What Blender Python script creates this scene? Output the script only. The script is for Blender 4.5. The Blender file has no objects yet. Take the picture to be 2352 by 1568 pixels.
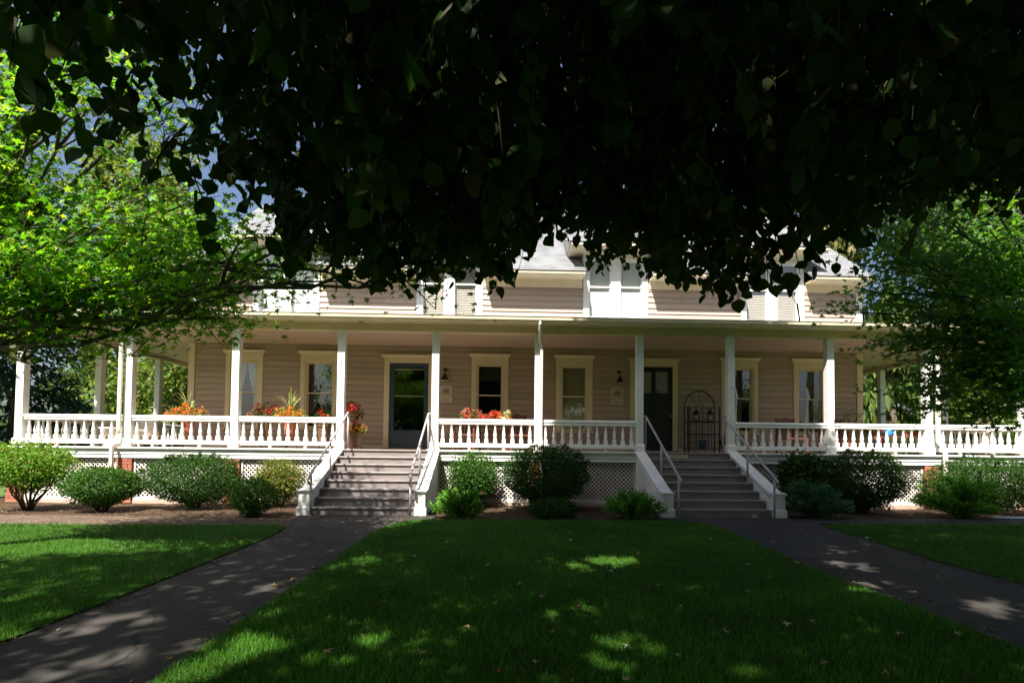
import bpy, math, random
import numpy as np
from mathutils import Vector, Matrix
R = math.radians
random.seed(7)
rng = np.random.default_rng(11)
scene = bpy.context.scene
col = scene.collection

# ------------------------------------------------------------------ camera
CAMX, CAMY, CAMZ = -0.8916, -12.4368, 0.0039
cam_data = bpy.data.cameras.new('camera')
cam = bpy.data.objects.new('camera', cam_data)
col.objects.link(cam)
cam_data.sensor_width = 36.0
cam_data.lens = 1200.16 / 2352 * 36
cam_data.shift_x = -(1186.6 - 1176) / 2352
cam_data.shift_y = (994.5 - 784) / 2352
cam_data.clip_start = 0.05
cam_data.clip_end = 3000
cam.matrix_world = (Matrix.Translation((CAMX, CAMY, CAMZ)) @ Matrix.Rotation(-0.0313, 4, 'Z')
                    @ Matrix.Rotation(math.pi / 2 + 0.0312, 4, 'X') @ Matrix.Rotation(0.0103, 4, 'Z'))
scene.camera = cam

# ------------------------------------------------------------------ sky, sun, exposure
SUN = Vector((-0.48, -1.0, 1.6)).normalized()          # towards the sun
elev = math.asin(SUN.z)
az = math.atan2(SUN.x, SUN.y)
world = bpy.data.worlds.new('World')
scene.world = world
world.use_nodes = True
wn = world.node_tree
wn.nodes.clear()
sky = wn.nodes.new('ShaderNodeTexSky')
sky.sky_type = 'NISHITA'
sky.sun_disc = False
sky.sun_elevation = elev
sky.sun_rotation = az
sky.air_density = 1.0
sky.dust_density = 3.2
sky.ozone_density = 1.6
bg = wn.nodes.new('ShaderNodeBackground')
bg.inputs['Strength'].default_value = 0.058
wo = wn.nodes.new('ShaderNodeOutputWorld')
wn.links.new(sky.outputs[0], bg.inputs[0])
wn.links.new(bg.outputs[0], wo.inputs[0])
sun_data = bpy.data.lights.new('sun', 'SUN')
sun_data.energy = 5.0
sun_data.angle = R(0.53)
sun_data.color = (1.0, 0.95, 0.86)
sun = bpy.data.objects.new('sun', sun_data)
col.objects.link(sun)
sun.rotation_euler = SUN.to_track_quat('Z', 'Y').to_euler()
scene.view_settings.view_transform = 'Standard'
scene.view_settings.look = 'None'
scene.view_settings.gamma = 1.0
scene.view_settings.use_curve_mapping = False
scene.view_settings.exposure = 1.58
scene.render.engine = 'CYCLES'
scene.cycles.max_bounces = 10
scene.cycles.transparent_max_bounces = 12
scene.cycles.caustics_reflective = False
scene.cycles.caustics_refractive = False

# ------------------------------------------------------------------ materials
def newmat(name):
    m = bpy.data.materials.new(name)
    m.use_nodes = True
    nt = m.node_tree
    b = nt.nodes['Principled BSDF']
    return m, nt, b

def paint(name, c, rough=0.55, var=0.08, scale=6.0, bump=0.0, bscale=60.0, spec=0.4, metal=0.0, stretch=None):
    """A base colour with a little wear: noise on colour, optional fine relief."""
    m, nt, b = newmat(name)
    tc = nt.nodes.new('ShaderNodeTexCoord')
    src = tc.outputs['Object']
    if stretch:
        mp = nt.nodes.new('ShaderNodeMapping')
        mp.inputs['Scale'].default_value = stretch
        nt.links.new(src, mp.inputs[0])
        src = mp.outputs[0]
    n = nt.nodes.new('ShaderNodeTexNoise')
    n.inputs['Scale'].default_value = scale
    n.inputs['Detail'].default_value = 6
    nt.links.new(src, n.inputs['Vector'])
    r = nt.nodes.new('ShaderNodeValToRGB')
    r.color_ramp.elements[0].position = 0.3
    r.color_ramp.elements[1].position = 0.7
    r.color_ramp.elements[0].color = tuple(x * (1 - var) for x in c) + (1,)
    r.color_ramp.elements[1].color = tuple(min(1, x * (1 + var)) for x in c) + (1,)
    nt.links.new(n.outputs['Fac'], r.inputs[0])
    nt.links.new(r.outputs[0], b.inputs['Base Color'])
    b.inputs['Roughness'].default_value = rough
    b.inputs['Specular IOR Level'].default_value = spec
    b.inputs['Metallic'].default_value = metal
    if bump:
        n2 = nt.nodes.new('ShaderNodeTexNoise')
        n2.inputs['Scale'].default_value = bscale
        n2.inputs['Detail'].default_value = 8
        nt.links.new(src, n2.inputs['Vector'])
        bp = nt.nodes.new('ShaderNodeBump')
        bp.inputs['Strength'].default_value = bump
        bp.inputs['Distance'].default_value = 0.02
        nt.links.new(n2.outputs['Fac'], bp.inputs['Height'])
        nt.links.new(bp.outputs[0], b.inputs['Normal'])
    return m

def leafmat(name, colors, trans=0.45, rough=0.5, tcol=None, spec=0.3):
    """Leaf: colour differs from leaf to leaf, part of the light passes through."""
    m, nt, b = newmat(name)
    g = nt.nodes.new('ShaderNodeNewGeometry')
    r = nt.nodes.new('ShaderNodeValToRGB')
    els = r.color_ramp.elements
    while len(els) < len(colors):
        els.new(0.5)
    for i, c in enumerate(colors):
        els[i].position = i / max(1, len(colors) - 1)
        els[i].color = tuple(c) + (1,)
    nt.links.new(g.outputs['Random Per Island'], r.inputs[0])
    nt.links.new(r.outputs[0], b.inputs['Base Color'])
    b.inputs['Roughness'].default_value = rough
    b.inputs['Specular IOR Level'].default_value = spec
    t = nt.nodes.new('ShaderNodeBsdfTranslucent')
    mul = nt.nodes.new('ShaderNodeMix')
    mul.data_type = 'RGBA'
    mul.blend_type = 'MULTIPLY'
    mul.inputs[0].default_value = 1.0
    mul.inputs[7].default_value = tuple(tcol or (1.6, 1.7, 0.7)) + (1,)
    nt.links.new(r.outputs[0], mul.inputs[6])
    nt.links.new(mul.outputs[2], t.inputs['Color'])
    mx = nt.nodes.new('ShaderNodeMixShader')
    mx.inputs[0].default_value = trans
    out = nt.nodes['Material Output']
    nt.links.new(b.outputs[0], mx.inputs[1])
    nt.links.new(t.outputs[0], mx.inputs[2])
    nt.links.new(mx.outputs[0], out.inputs['Surface'])
    return m

M = {}
M['white'] = paint('white_paint', (0.77, 0.76, 0.73), 0.5, 0.09, 2.2, 0.08, 40)
M['cream'] = paint('cream_trim_paint', (0.70, 0.59, 0.41), 0.55, 0.05, 3.0, 0.05, 40)
M['siding'] = paint('taupe_siding_paint', (0.435, 0.335, 0.27), 0.6, 0.07, 1.3, 0.12, 30, stretch=(1, 1, 8))
_nt = M['siding'].node_tree; _b = _nt.nodes['Principled BSDF']; _r = [q for q in _nt.nodes if q.type == 'VALTORGB'][0]
_oi = _nt.nodes.new('ShaderNodeObjectInfo'); _mr = _nt.nodes.new('ShaderNodeMapRange'); _mr.inputs[3].default_value = .90; _mr.inputs[4].default_value = 1.08
_h = _nt.nodes.new('ShaderNodeHueSaturation'); _nt.links.new(_oi.outputs['Random'], _mr.inputs[0]); _nt.links.new(_mr.outputs[0], _h.inputs['Value'])
_nt.links.new(_r.outputs[0], _h.inputs['Color']); _nt.links.new(_h.outputs[0], _b.inputs['Base Color'])
M['ceil'] = paint('cream_ceiling_paint', (0.58, 0.46, 0.35), 0.6, 0.05, 2.0)
M['deck'] = paint('grey_deck_paint', (0.42, 0.31, 0.245), 0.6, 0.14, 4.0, 0.1, 40)
M['step'] = paint('grey_step_paint', (0.21, 0.18, 0.172), 0.55, 0.22, 5.0, 0.12, 50, stretch=(1, 5, 5))
M['shingle'] = paint('grey_asphalt_shingle', (0.20, 0.205, 0.22), 0.85, 0.25, 2.2, 0.5, 120)
M['drip'] = paint('dark_drip_edge', (0.02, 0.02, 0.024), 0.5, 0.1)
M['mortar'] = paint('grey_mortar', (0.36, 0.32, 0.28), 0.9, 0.15, 20, 0.3, 90)
M['lattice'] = paint('greyish_lattice_paint', (0.55, 0.51, 0.47), 0.6, 0.12, 5)
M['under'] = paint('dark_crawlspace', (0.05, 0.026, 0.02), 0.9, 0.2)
M['navy'] = paint('navy_door_paint', (0.035, 0.055, 0.105), 0.35, 0.08, 4, spec=0.5)
M['blackdoor'] = paint('black_door_paint', (0.012, 0.011, 0.012), 0.4, 0.1, 4, spec=0.4)
M['iron'] = paint('black_iron', (0.015, 0.014, 0.014), 0.5, 0.2, 10, spec=0.4)
M['rail'] = paint('grey_handrail_paint', (0.36, 0.335, 0.35), 0.4, 0.08, 8, spec=0.5)
M['brass'] = paint('aged_brass', (0.45, 0.33, 0.12), 0.35, 0.1, 8, metal=0.9)
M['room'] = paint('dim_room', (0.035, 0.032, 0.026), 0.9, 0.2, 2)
M['blind'] = paint('white_blind', (0.80, 0.79, 0.75), 0.7, 0.03, 4)
M['shade'] = paint('olive_roller_shade', (0.34, 0.31, 0.19), 0.8, 0.06, 3)
M['slat'] = paint('taupe_blind_slat', (0.56, 0.47, 0.42), 0.6, 0.05, 5)
M['curtain'] = paint('pale_curtain', (0.5, 0.48, 0.40), 0.85, 0.1, 3)
M['frost'] = paint('frosted_pane', (0.22, 0.24, 0.22), 0.35, 0.08, 6, spec=0.5)
M['plaque'] = paint('cream_plaque', (0.62, 0.55, 0.42), 0.6, 0.06, 10)
M['ink'] = paint('brown_ink', (0.10, 0.07, 0.05), 0.6, 0.1)
M['emblem_grey'] = paint('mauve_emblem', (0.34, 0.29, 0.29), 0.6, 0.1, 20)
M['emblem_gold'] = paint('gold_emblem', (0.52, 0.30, 0.07), 0.5, 0.15, 20)
M['terra'] = paint('terracotta', (0.42, 0.13, 0.07), 0.75, 0.15, 8, 0.1, 60)
M['potdark'] = paint('brown_glazed_pot', (0.14, 0.085, 0.05), 0.4, 0.3, 14, spec=0.5)
M['wood'] = paint('red_brown_wood', (0.16, 0.05, 0.03), 0.45, 0.2, 5, stretch=(1, 1, 6))
M['wicker'] = paint('white_wicker', (0.74, 0.71, 0.66), 0.6, 0.12, 30, 0.3, 90)
M['bucket'] = paint('galvanised_bucket', (0.10, 0.16, 0.20), 0.4, 0.2, 10, metal=0.2)
M['blue'] = paint('bright_blue_plastic', (0.02, 0.22, 0.80), 0.35, 0.05, 5)
M['navyplastic'] = paint('navy_fabric', (0.02, 0.02, 0.07), 0.8, 0.1, 5)
M['candle'] = paint('candle_wax', (0.55, 0.53, 0.46), 0.5, 0.05, 5)
M['soil'] = paint('potting_soil', (0.03, 0.022, 0.016), 0.95, 0.3, 30)
M['bark'] = paint('grey_brown_bark', (0.10, 0.078, 0.058), 0.9, 0.35, 9, 0.6, 30, stretch=(1, 1, 0.25))
M['twig'] = paint('dark_twig', (0.045, 0.035, 0.024), 0.85, 0.3, 9)
M['maplebark'] = paint('smooth_grey_bark', (0.085, 0.07, 0.055), 0.8, 0.3, 7, 0.3, 30)
M['downspout'] = paint('cream_downspout', (0.74, 0.70, 0.60), 0.45, 0.05, 3)
M['pvc'] = paint('grey_edging_pipe', (0.42, 0.46, 0.52), 0.4, 0.05, 5)
for nm, c in (('red', (0.72, 0.02, 0.04)), ('coral', (0.85, 0.13, 0.06)), ('orange', (0.95, 0.22, 0.015)),
              ('yellow', (0.80, 0.50, 0.07)), ('pink', (0.70, 0.10, 0.16)), ('ivory', (0.75, 0.70, 0.55)),
              ('rust', (0.38, 0.11, 0.09))):
    M[nm] = leafmat(nm + '_petal', [tuple(x * 0.75 for x in c), c], 0.3, 0.5, (1.2, 1.1, 1.0))

# glass: thin pane, reflects by angle, otherwise clear
m, nt, b = newmat('window_glass')
out = nt.nodes['Material Output']
tr = nt.nodes.new('ShaderNodeBsdfTransparent')
tr.inputs[0].default_value = (0.86, 0.9, 0.88, 1)
gl = nt.nodes.new('ShaderNodeBsdfGlossy')
gl.inputs['Roughness'].default_value = 0.015
lw = nt.nodes.new('ShaderNodeLayerWeight')
lw.inputs[0].default_value = 0.5
pw = nt.nodes.new('ShaderNodeMath'); pw.operation = 'POWER'; pw.inputs[1].default_value = 4.0
nt.links.new(lw.outputs['Facing'], pw.inputs[0])
fr = nt.nodes.new('ShaderNodeMapRange')
fr.inputs[3].default_value = 0.13; fr.inputs[4].default_value = 0.95
nt.links.new(pw.outputs[0], fr.inputs[0])
nz = nt.nodes.new('ShaderNodeTexNoise')
nz.inputs['Scale'].default_value = 1.6
bp = nt.nodes.new('ShaderNodeBump')
bp.inputs['Strength'].default_value = 0.05
bp.inputs['Distance'].default_value = 0.05
nt.links.new(nz.outputs['Fac'], bp.inputs['Height'])
nt.links.new(bp.outputs[0], gl.inputs['Normal'])
mx = nt.nodes.new('ShaderNodeMixShader')
nt.links.new(fr.outputs[0], mx.inputs[0])
nt.links.new(tr.outputs[0], mx.inputs[1])
nt.links.new(gl.outputs[0], mx.inputs[2])
nt.links.new(mx.outputs[0], out.inputs['Surface'])
M['glass'] = m

# brick: each brick its own tone
m, nt, b = newmat('red_brick')
oi = nt.nodes.new('ShaderNodeObjectInfo')
r = nt.nodes.new('ShaderNodeValToRGB')
r.color_ramp.elements[0].color = (0.26, 0.075, 0.045, 1)
r.color_ramp.elements[1].color = (0.42, 0.15, 0.085, 1)
nt.links.new(oi.outputs['Random'], r.inputs[0])
nt.links.new(r.outputs[0], b.inputs['Base Color'])
b.inputs['Roughness'].default_value = 0.9
M['brick'] = m

# asphalt path
m, nt, b = newmat('worn_asphalt')
tc = nt.nodes.new('ShaderNodeTexCoord')
n1 = nt.nodes.new('ShaderNodeTexNoise'); n1.inputs['Scale'].default_value = 1.3; n1.inputs['Detail'].default_value = 9
n2 = nt.nodes.new('ShaderNodeTexVoronoi'); n2.inputs['Scale'].default_value = 160
r = nt.nodes.new('ShaderNodeValToRGB')
r.color_ramp.elements[0].position = 0.32; r.color_ramp.elements[0].color = (0.021, 0.0155, 0.011, 1)
r.color_ramp.elements[1].position = 0.7; r.color_ramp.elements[1].color = (0.045, 0.034, 0.025, 1)
mxc = nt.nodes.new('ShaderNodeMix'); mxc.data_type = 'RGBA'; mxc.blend_type = 'OVERLAY'; mxc.inputs[0].default_value = 0.5
nt.links.new(tc.outputs['Object'], n1.inputs['Vector']); nt.links.new(tc.outputs['Object'], n2.inputs['Vector'])
nt.links.new(n1.outputs['Fac'], r.inputs[0]); nt.links.new(r.outputs[0], mxc.inputs[6]); nt.links.new(n2.outputs['Distance'], mxc.inputs[7])
sat = nt.nodes.new('ShaderNodeHueSaturation'); sat.inputs['Saturation'].default_value = 0.6
nt.links.new(mxc.outputs[2], sat.inputs['Color'])
nt.links.new(sat.outputs[0], b.inputs['Base Color'])
b.inputs['Roughness'].default_value = 0.85
bpn = nt.nodes.new('ShaderNodeBump'); bpn.inputs['Strength'].default_value = 0.5; bpn.inputs['Distance'].default_value = 0.006
nt.links.new(n2.outputs['Distance'], bpn.inputs['Height']); nt.links.new(bpn.outputs[0], b.inputs['Normal'])
wp = nt.nodes.new('ShaderNodeTexNoise'); wp.inputs['Scale'].default_value = 2.2; wp.inputs['Detail'].default_value = 6
nt.links.new(tc.outputs['Object'], wp.inputs['Vector'])
wm = nt.nodes.new('ShaderNodeVectorMath'); wm.operation = 'MULTIPLY_ADD'; wm.inputs[1].default_value = (.45, .45, 0)
nt.links.new(wp.outputs['Color'], wm.inputs[0]); nt.links.new(tc.outputs['Object'], wm.inputs[2])
ve = nt.nodes.new('ShaderNodeTexVoronoi'); ve.feature = 'DISTANCE_TO_EDGE'; ve.inputs['Scale'].default_value = .55
nt.links.new(wm.outputs[0], ve.inputs['Vector'])
cr = nt.nodes.new('ShaderNodeMapRange'); cr.inputs[1].default_value = .002; cr.inputs[2].default_value = .010; cr.inputs[3].default_value = .25; cr.inputs[4].default_value = 1.0
nt.links.new(ve.outputs['Distance'], cr.inputs[0])
nt.links.new(cr.outputs[0], sat.inputs['Value'])
M['asphalt'] = m

def groundmat(name, c0, c1, s=3.0, bump=0.6, bs=40):
    m, nt, b = newmat(name)
    tc = nt.nodes.new('ShaderNodeTexCoord')
    n1 = nt.nodes.new('ShaderNodeTexNoise'); n1.inputs['Scale'].default_value = s; n1.inputs['Detail'].default_value = 10
    n1.inputs['Roughness'].default_value = 0.7
    n2 = nt.nodes.new('ShaderNodeTexNoise'); n2.inputs['Scale'].default_value = bs; n2.inputs['Detail'].default_value = 8
    ad = nt.nodes.new('ShaderNodeMath'); ad.operation = 'ADD'
    r = nt.nodes.new('ShaderNodeValToRGB')
    r.color_ramp.elements[0].position = 0.75; r.color_ramp.elements[0].color = tuple(c0) + (1,)
    r.color_ramp.elements[1].position = 1.25; r.color_ramp.elements[1].color = tuple(c1) + (1,)
    mu = nt.nodes.new('ShaderNodeMath'); mu.operation = 'MULTIPLY'; mu.inputs[1].default_value = 1.0
    nt.links.new(tc.outputs['Object'], n1.inputs['Vector']); nt.links.new(tc.outputs['Object'], n2.inputs['Vector'])
    nt.links.new(n1.outputs['Fac'], ad.inputs[0]); nt.links.new(n2.outputs['Fac'], ad.inputs[1])
    nt.links.new(ad.outputs[0], mu.inputs[0])
    r.color_ramp.elements[0].position = 0.38; r.color_ramp.elements[1].position = 0.62
    mu.inputs[1].default_value = 0.5
    nt.links.new(mu.outputs[0], r.inputs[0])
    nt.links.new(r.outputs[0], b.inputs['Base Color'])
    b.inputs['Roughness'].default_value = 0.95
    b.inputs['Specular IOR Level'].default_value = 0.15
    bpn = nt.nodes.new('ShaderNodeBump'); bpn.inputs['Strength'].default_value = bump; bpn.inputs['Distance'].default_value = 0.04
    nt.links.new(n2.outputs['Fac'], bpn.inputs['Height']); nt.links.new(bpn.outputs[0], b.inputs['Normal'])
    return m
M['earth'] = groundmat('bark_mulch', (0.03, 0.018, 0.011), (0.10, 0.064, 0.04), 2.5, 0.9, 45)
M['dirt'] = groundmat('packed_dirt', (0.06, 0.042, 0.029), (0.155, 0.112, 0.082), 1.5, 0.5, 30)
M['lawn'] = groundmat('lawn_soil', (0.025, 0.07, 0.008), (0.05, 0.12, 0.014), 3.0, 0.8, 70)
M['field'] = groundmat('far_grass', (0.04, 0.08, 0.02), (0.08, 0.13, 0.03), 0.4, 0.3, 5)
M['grass'] = leafmat('grass_blade', [(0.036, 0.13, 0.008), (0.06, 0.19, 0.012), (0.10, 0.24, 0.02)], 0.35, 0.5, (1.5, 1.6, 0.6))
_nt = M['grass'].node_tree; _r = [q for q in _nt.nodes if q.type == 'VALTORGB'][0]
_e = _r.color_ramp.elements.new(0.985); _e.color = (0.26, 0.24, 0.07, 1); _r.color_ramp.elements[-1].color = (0.34, 0.28, 0.10, 1); _r.color_ramp.elements[-2].position = 0.965; _r.color_ramp.elements[-2].color = (0.10, 0.24, 0.02, 1)
_tc = _nt.nodes.new('ShaderNodeTexCoord'); _n = _nt.nodes.new('ShaderNodeTexNoise'); _n.inputs['Scale'].default_value = 1.1; _n.inputs['Detail'].default_value = 5
_nt.links.new(_tc.outputs['Object'], _n.inputs['Vector'])
_mr = _nt.nodes.new('ShaderNodeMapRange'); _mr.inputs[1].default_value = .3; _mr.inputs[2].default_value = .7; _mr.inputs[3].default_value = .55; _mr.inputs[4].default_value = 1.15
_nt.links.new(_n.outputs['Fac'], _mr.inputs[0])
_h = _nt.nodes.new('ShaderNodeHueSaturation'); _nt.links.new(_mr.outputs[0], _h.inputs['Value']); _nt.links.new(_r.outputs[0], _h.inputs['Color'])
_nt.links.new(_h.outputs[0], _nt.nodes['Principled BSDF'].inputs['Base Color'])
for _m in _nt.nodes:
    if _m.type == 'MIX': _nt.links.new(_h.outputs[0], _m.inputs[6])

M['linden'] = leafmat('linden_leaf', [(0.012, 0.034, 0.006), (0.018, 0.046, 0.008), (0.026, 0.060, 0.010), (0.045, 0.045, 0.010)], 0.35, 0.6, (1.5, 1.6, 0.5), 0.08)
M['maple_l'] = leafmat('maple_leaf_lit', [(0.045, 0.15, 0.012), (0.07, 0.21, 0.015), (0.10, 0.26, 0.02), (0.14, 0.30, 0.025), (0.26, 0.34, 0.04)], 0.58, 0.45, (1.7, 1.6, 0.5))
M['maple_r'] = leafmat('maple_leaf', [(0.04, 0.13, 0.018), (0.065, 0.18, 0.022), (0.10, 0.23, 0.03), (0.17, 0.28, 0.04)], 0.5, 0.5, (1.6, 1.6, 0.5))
M['tree_a'] = leafmat('bright_tree_leaf', [(0.06, 0.12, 0.022), (0.10, 0.17, 0.03), (0.16, 0.20, 0.05), (0.20, 0.18, 0.07)], 0.4, 0.6)
M['tree_b'] = leafmat('mid_tree_leaf', [(0.035, 0.08, 0.022), (0.06, 0.11, 0.03), (0.09, 0.14, 0.04)], 0.35, 0.6)
M['conifer'] = leafmat('dark_conifer_needle', [(0.012, 0.032, 0.020), (0.022, 0.05, 0.028), (0.035, 0.065, 0.032)], 0.15, 0.6)
M['weeping'] = leafmat('weeping_conifer_needle', [(0.07, 0.10, 0.025), (0.12, 0.15, 0.035), (0.19, 0.19, 0.06), (0.25, 0.20, 0.09)], 0.3, 0.6)
M['weepdark'] = leafmat('deep_green_needle', [(0.03, 0.06, 0.015), (0.07, 0.12, 0.02), (0.15, 0.2, 0.03)], 0.3, 0.6)
M['sh_dark'] = leafmat('dark_shrub_leaf', [(0.018, 0.05, 0.010), (0.028, 0.068, 0.013), (0.045, 0.095, 0.018)], 0.25, 0.45, None, 0.06)
M['sh_mid'] = leafmat('mid_shrub_leaf', [(0.025, 0.075, 0.014), (0.04, 0.10, 0.018), (0.07, 0.14, 0.022)], 0.3, 0.45, None, 0.06)
M['sh_yel'] = leafmat('yellow_green_shrub_leaf', [(0.05, 0.15, 0.015), (0.08, 0.20, 0.02), (0.13, 0.25, 0.03), (0.26, 0.24, 0.06)], 0.4, 0.45, None, 0.06)
M['sh_rose'] = leafmat('rose_leaf', [(0.05, 0.09, 0.018), (0.09, 0.14, 0.022), (0.17, 0.18, 0.03), (0.16, 0.09, 0.03)], 0.35, 0.45, None, 0.06)
M['juniper'] = leafmat('juniper_needle', [(0.06, 0.19, 0.018), (0.10, 0.25, 0.025), (0.16, 0.30, 0.035)], 0.3, 0.5)
M['junbl'] = leafmat('blue_green_needle', [(0.03, 0.10, 0.045), (0.045, 0.13, 0.055), (0.06, 0.16, 0.06)], 0.25, 0.5)
M['pot_leaf'] = leafmat('pot_plant_leaf', [(0.04, 0.10, 0.02), (0.08, 0.16, 0.03), (0.20, 0.26, 0.06)], 0.35, 0.5)
M['spike'] = leafmat('spike_leaf', [(0.30, 0.34, 0.12), (0.50, 0.50, 0.24)], 0.3, 0.5, (1.2, 1.2, 0.8))
M['ograss'] = leafmat('ornamental_grass_blade', [(0.35, 0.17, 0.04), (0.5, 0.27, 0.07)], 0.3, 0.6, (1.2, 1.1, 0.8))
M['dl_tan'] = leafmat('dry_leaf_tan', [(0.38, 0.24, 0.12), (0.5, 0.36, 0.2)], 0.2, 0.7, (1.1, 1, 0.9))
M['dl_red'] = leafmat('dry_leaf_red', [(0.38, 0.09, 0.05), (0.42, 0.13, 0.06)], 0.2, 0.7, (1.1, 1, 0.9))
M['dl_pale'] = leafmat('dry_leaf_pale', [(0.55, 0.52, 0.42), (0.62, 0.58, 0.46)], 0.2, 0.7, (1.1, 1, 0.9))
M['dl_yel'] = leafmat('dry_leaf_yellow', [(0.55, 0.42, 0.10), (0.6, 0.48, 0.14)], 0.2, 0.7, (1.1, 1, 0.9))

# ------------------------------------------------------------------ mesh helpers
class MB:
    def __init__(s): s.v = []; s.f = []
    def add(s, v, f):
        o = len(s.v); s.v += [tuple(p) for p in v]; s.f += [tuple(i + o for i in q) for q in f]; return s
    def box(s, x0, x1, y0, y1, z0, z1):
        v = [(x0, y0, z0), (x1, y0, z0), (x1, y1, z0), (x0, y1, z0), (x0, y0, z1), (x1, y0, z1), (x1, y1, z1), (x0, y1, z1)]
        return s.add(v, [(0, 3, 2, 1), (4, 5, 6, 7), (0, 1, 5, 4), (1, 2, 6, 5), (2, 3, 7, 6), (3, 0, 4, 7)])
    def extx(s, prof, x0, x1):
        """profile (y, z) swept along x"""
        n = len(prof)
        v = [(x0, y, z) for y, z in prof] + [(x1, y, z) for y, z in prof]
        f = [(i, (i + 1) % n, n + (i + 1) % n, n + i) for i in range(n)] + [tuple(range(n))[::-1], tuple(range(n, 2 * n))]
        return s.add(v, f)
    def exty(s, prof, y0, y1):
        n = len(prof)
        v = [(x, y0, z) for x, z in prof] + [(x, y1, z) for x, z in prof]
        f = [(i, n + i, n + (i + 1) % n, (i + 1) % n) for i in range(n)] + [tuple(range(n)), tuple(range(n, 2 * n))[::-1]]
        return s.add(v, f)
    def extz(s, prof, z0, z1):
        n = len(prof)
        v = [(x, y, z0) for x, y in prof] + [(x, y, z1) for x, y in prof]
        f = [(i, (i + 1) % n, n + (i + 1) % n, n + i) for i in range(n)] + [tuple(range(n))[::-1], tuple(range(n, 2 * n))]
        return s.add(v, f)
    def tube(s, pts, rad, n=8, cap=True):
        pts = [Vector(p) for p in pts]
        if not isinstance(rad, (list, tuple)): rad = [rad] * len(pts)
        rings = []
        up = Vector((0.13, 0.21, 0.97))
        for i, p in enumerate(pts):
            t = (pts[min(i + 1, len(pts) - 1)] - pts[max(i - 1, 0)])
            if t.length < 1e-9: t = Vector((0, 0, 1))
            t.normalize()
            a = t.cross(up)
            if a.length < 1e-3: a = t.cross(Vector((1, 0, 0)))
            a.normalize(); bb = t.cross(a)
            rings.append([p + (a * math.cos(2 * math.pi * k / n) + bb * math.sin(2 * math.pi * k / n)) * rad[i] for k in range(n)])
        v = [q for r in rings for q in r]
        f = []
        for i in range(len(pts) - 1):
            for k in range(n):
                f.append((i * n + k, i * n + (k + 1) % n, (i + 1) * n + (k + 1) % n, (i + 1) * n + k))
        if cap:
            f.append(tuple(range(n))[::-1]); f.append(tuple(range((len(pts) - 1) * n, len(pts) * n)))
        return s.add(v, f)
    def lathe(s, prof, n=12, c=(0, 0, 0), a0=0.0):
        """profile (r, z)"""
        v = []; f = []
        for r_, z in prof:
            for k in range(n):
                a = a0 + 2 * math.pi * k / n
                v.append((c[0] + r_ * math.cos(a), c[1] + r_ * math.sin(a), c[2] + z))
        for i in range(len(prof) - 1):
            for k in range(n):
                f.append((i * n + k, i * n + (k + 1) % n, (i + 1) * n + (k + 1) % n, (i + 1) * n + k))
        f.append(tuple(range(n))[::-1]); f.append(tuple(range((len(prof) - 1) * n, len(prof) * n)))
        return s.add(v, f)
    def mesh(s, name, mat, smooth=False):
        me = bpy.data.meshes.new(name)
        me.from_pydata(s.v, [], s.f)
        me.validate(); me.update()
        if smooth: me.polygons.foreach_set('use_smooth', [True] * len(me.polygons))
        me.materials.append(M[mat] if isinstance(mat, str) else mat)
        return me
    def build(s, name, mat, parent=None, smooth=False):
        return obj(name, s.mesh(name, mat, smooth), parent)

def obj(name, me, parent=None, loc=None, scale=None, rot=None):
    o = bpy.data.objects.new(name, me)
    col.objects.link(o)
    if parent is not None: o.parent = parent
    if loc is not None: o.location = loc
    if scale is not None: o.scale = scale
    if rot is not None: o.rotation_euler = rot
    return o

def tag(o, label=None, cat=None, group=None, kind=None):
    if label: o['label'] = label
    if cat: o['category'] = cat
    if group: o['group'] = group
    if kind: o['kind'] = kind
    return o

def thing(name, label, cat, loc=(0, 0, 0), rz=0, group=None):
    o = obj(name, None, None, loc, None, (0, 0, rz))
    o.empty_display_size = 0.2
    return tag(o, label, cat, group)

def arr_mesh(name, V, F, mat, smooth=False):
    """mesh from numpy arrays; F is (m,3) or (m,4)"""
    me = bpy.data.meshes.new(name)
    V = np.ascontiguousarray(V, dtype=np.float32); F = np.ascontiguousarray(F, dtype=np.int32)
    me.vertices.add(len(V)); me.vertices.foreach_set('co', V.ravel())
    k = F.shape[1]
    me.loops.add(F.size); me.loops.foreach_set('vertex_index', F.ravel())
    me.polygons.add(len(F)); me.polygons.foreach_set('loop_start', np.arange(0, F.size, k, dtype=np.int32))
    if smooth: me.polygons.foreach_set('use_smooth', np.ones(len(F), dtype=bool))
    me.update(calc_edges=True)
    me.materials.append(M[mat] if isinstance(mat, str) else mat)
    return me

# leaf templates: (verts, faces); y runs from the stalk to the tip
T_HEART = (np.array([(0, 0, 0), (0, .36, -.03), (0, .7, -.05), (0, 1.04, -.16),
                     (.26, -.09, .05), (.49, .16, .10), (.46, .50, .08), (.24, .81, -.02),
                     (-.26, -.09, .05), (-.49, .16, .10), (-.46, .50, .08), (-.24, .81, -.02)]),
           np.array([(0, 4, 5, 1), (1, 5, 6, 2), (2, 6, 7, 3), (0, 1, 9, 8), (1, 2, 10, 9), (2, 3, 11, 10)]))
_o = []
for a, r_ in ((-150, .22), (-115, .52), (-88, .30), (-52, .78), (-26, .40), (0, 1.0), (26, .40), (52, .78), (88, .30), (115, .52), (150, .22)):
    _o.append((r_ * math.sin(R(a)), r_ * math.cos(R(a)), -.14 * r_ * r_))
T_MAPLE = (np.array([(0, 0, .0)] + _o) + np.array([0, .15, 0]), np.array([(0, i, i + 1) for i in range(1, 11)]))
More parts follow.
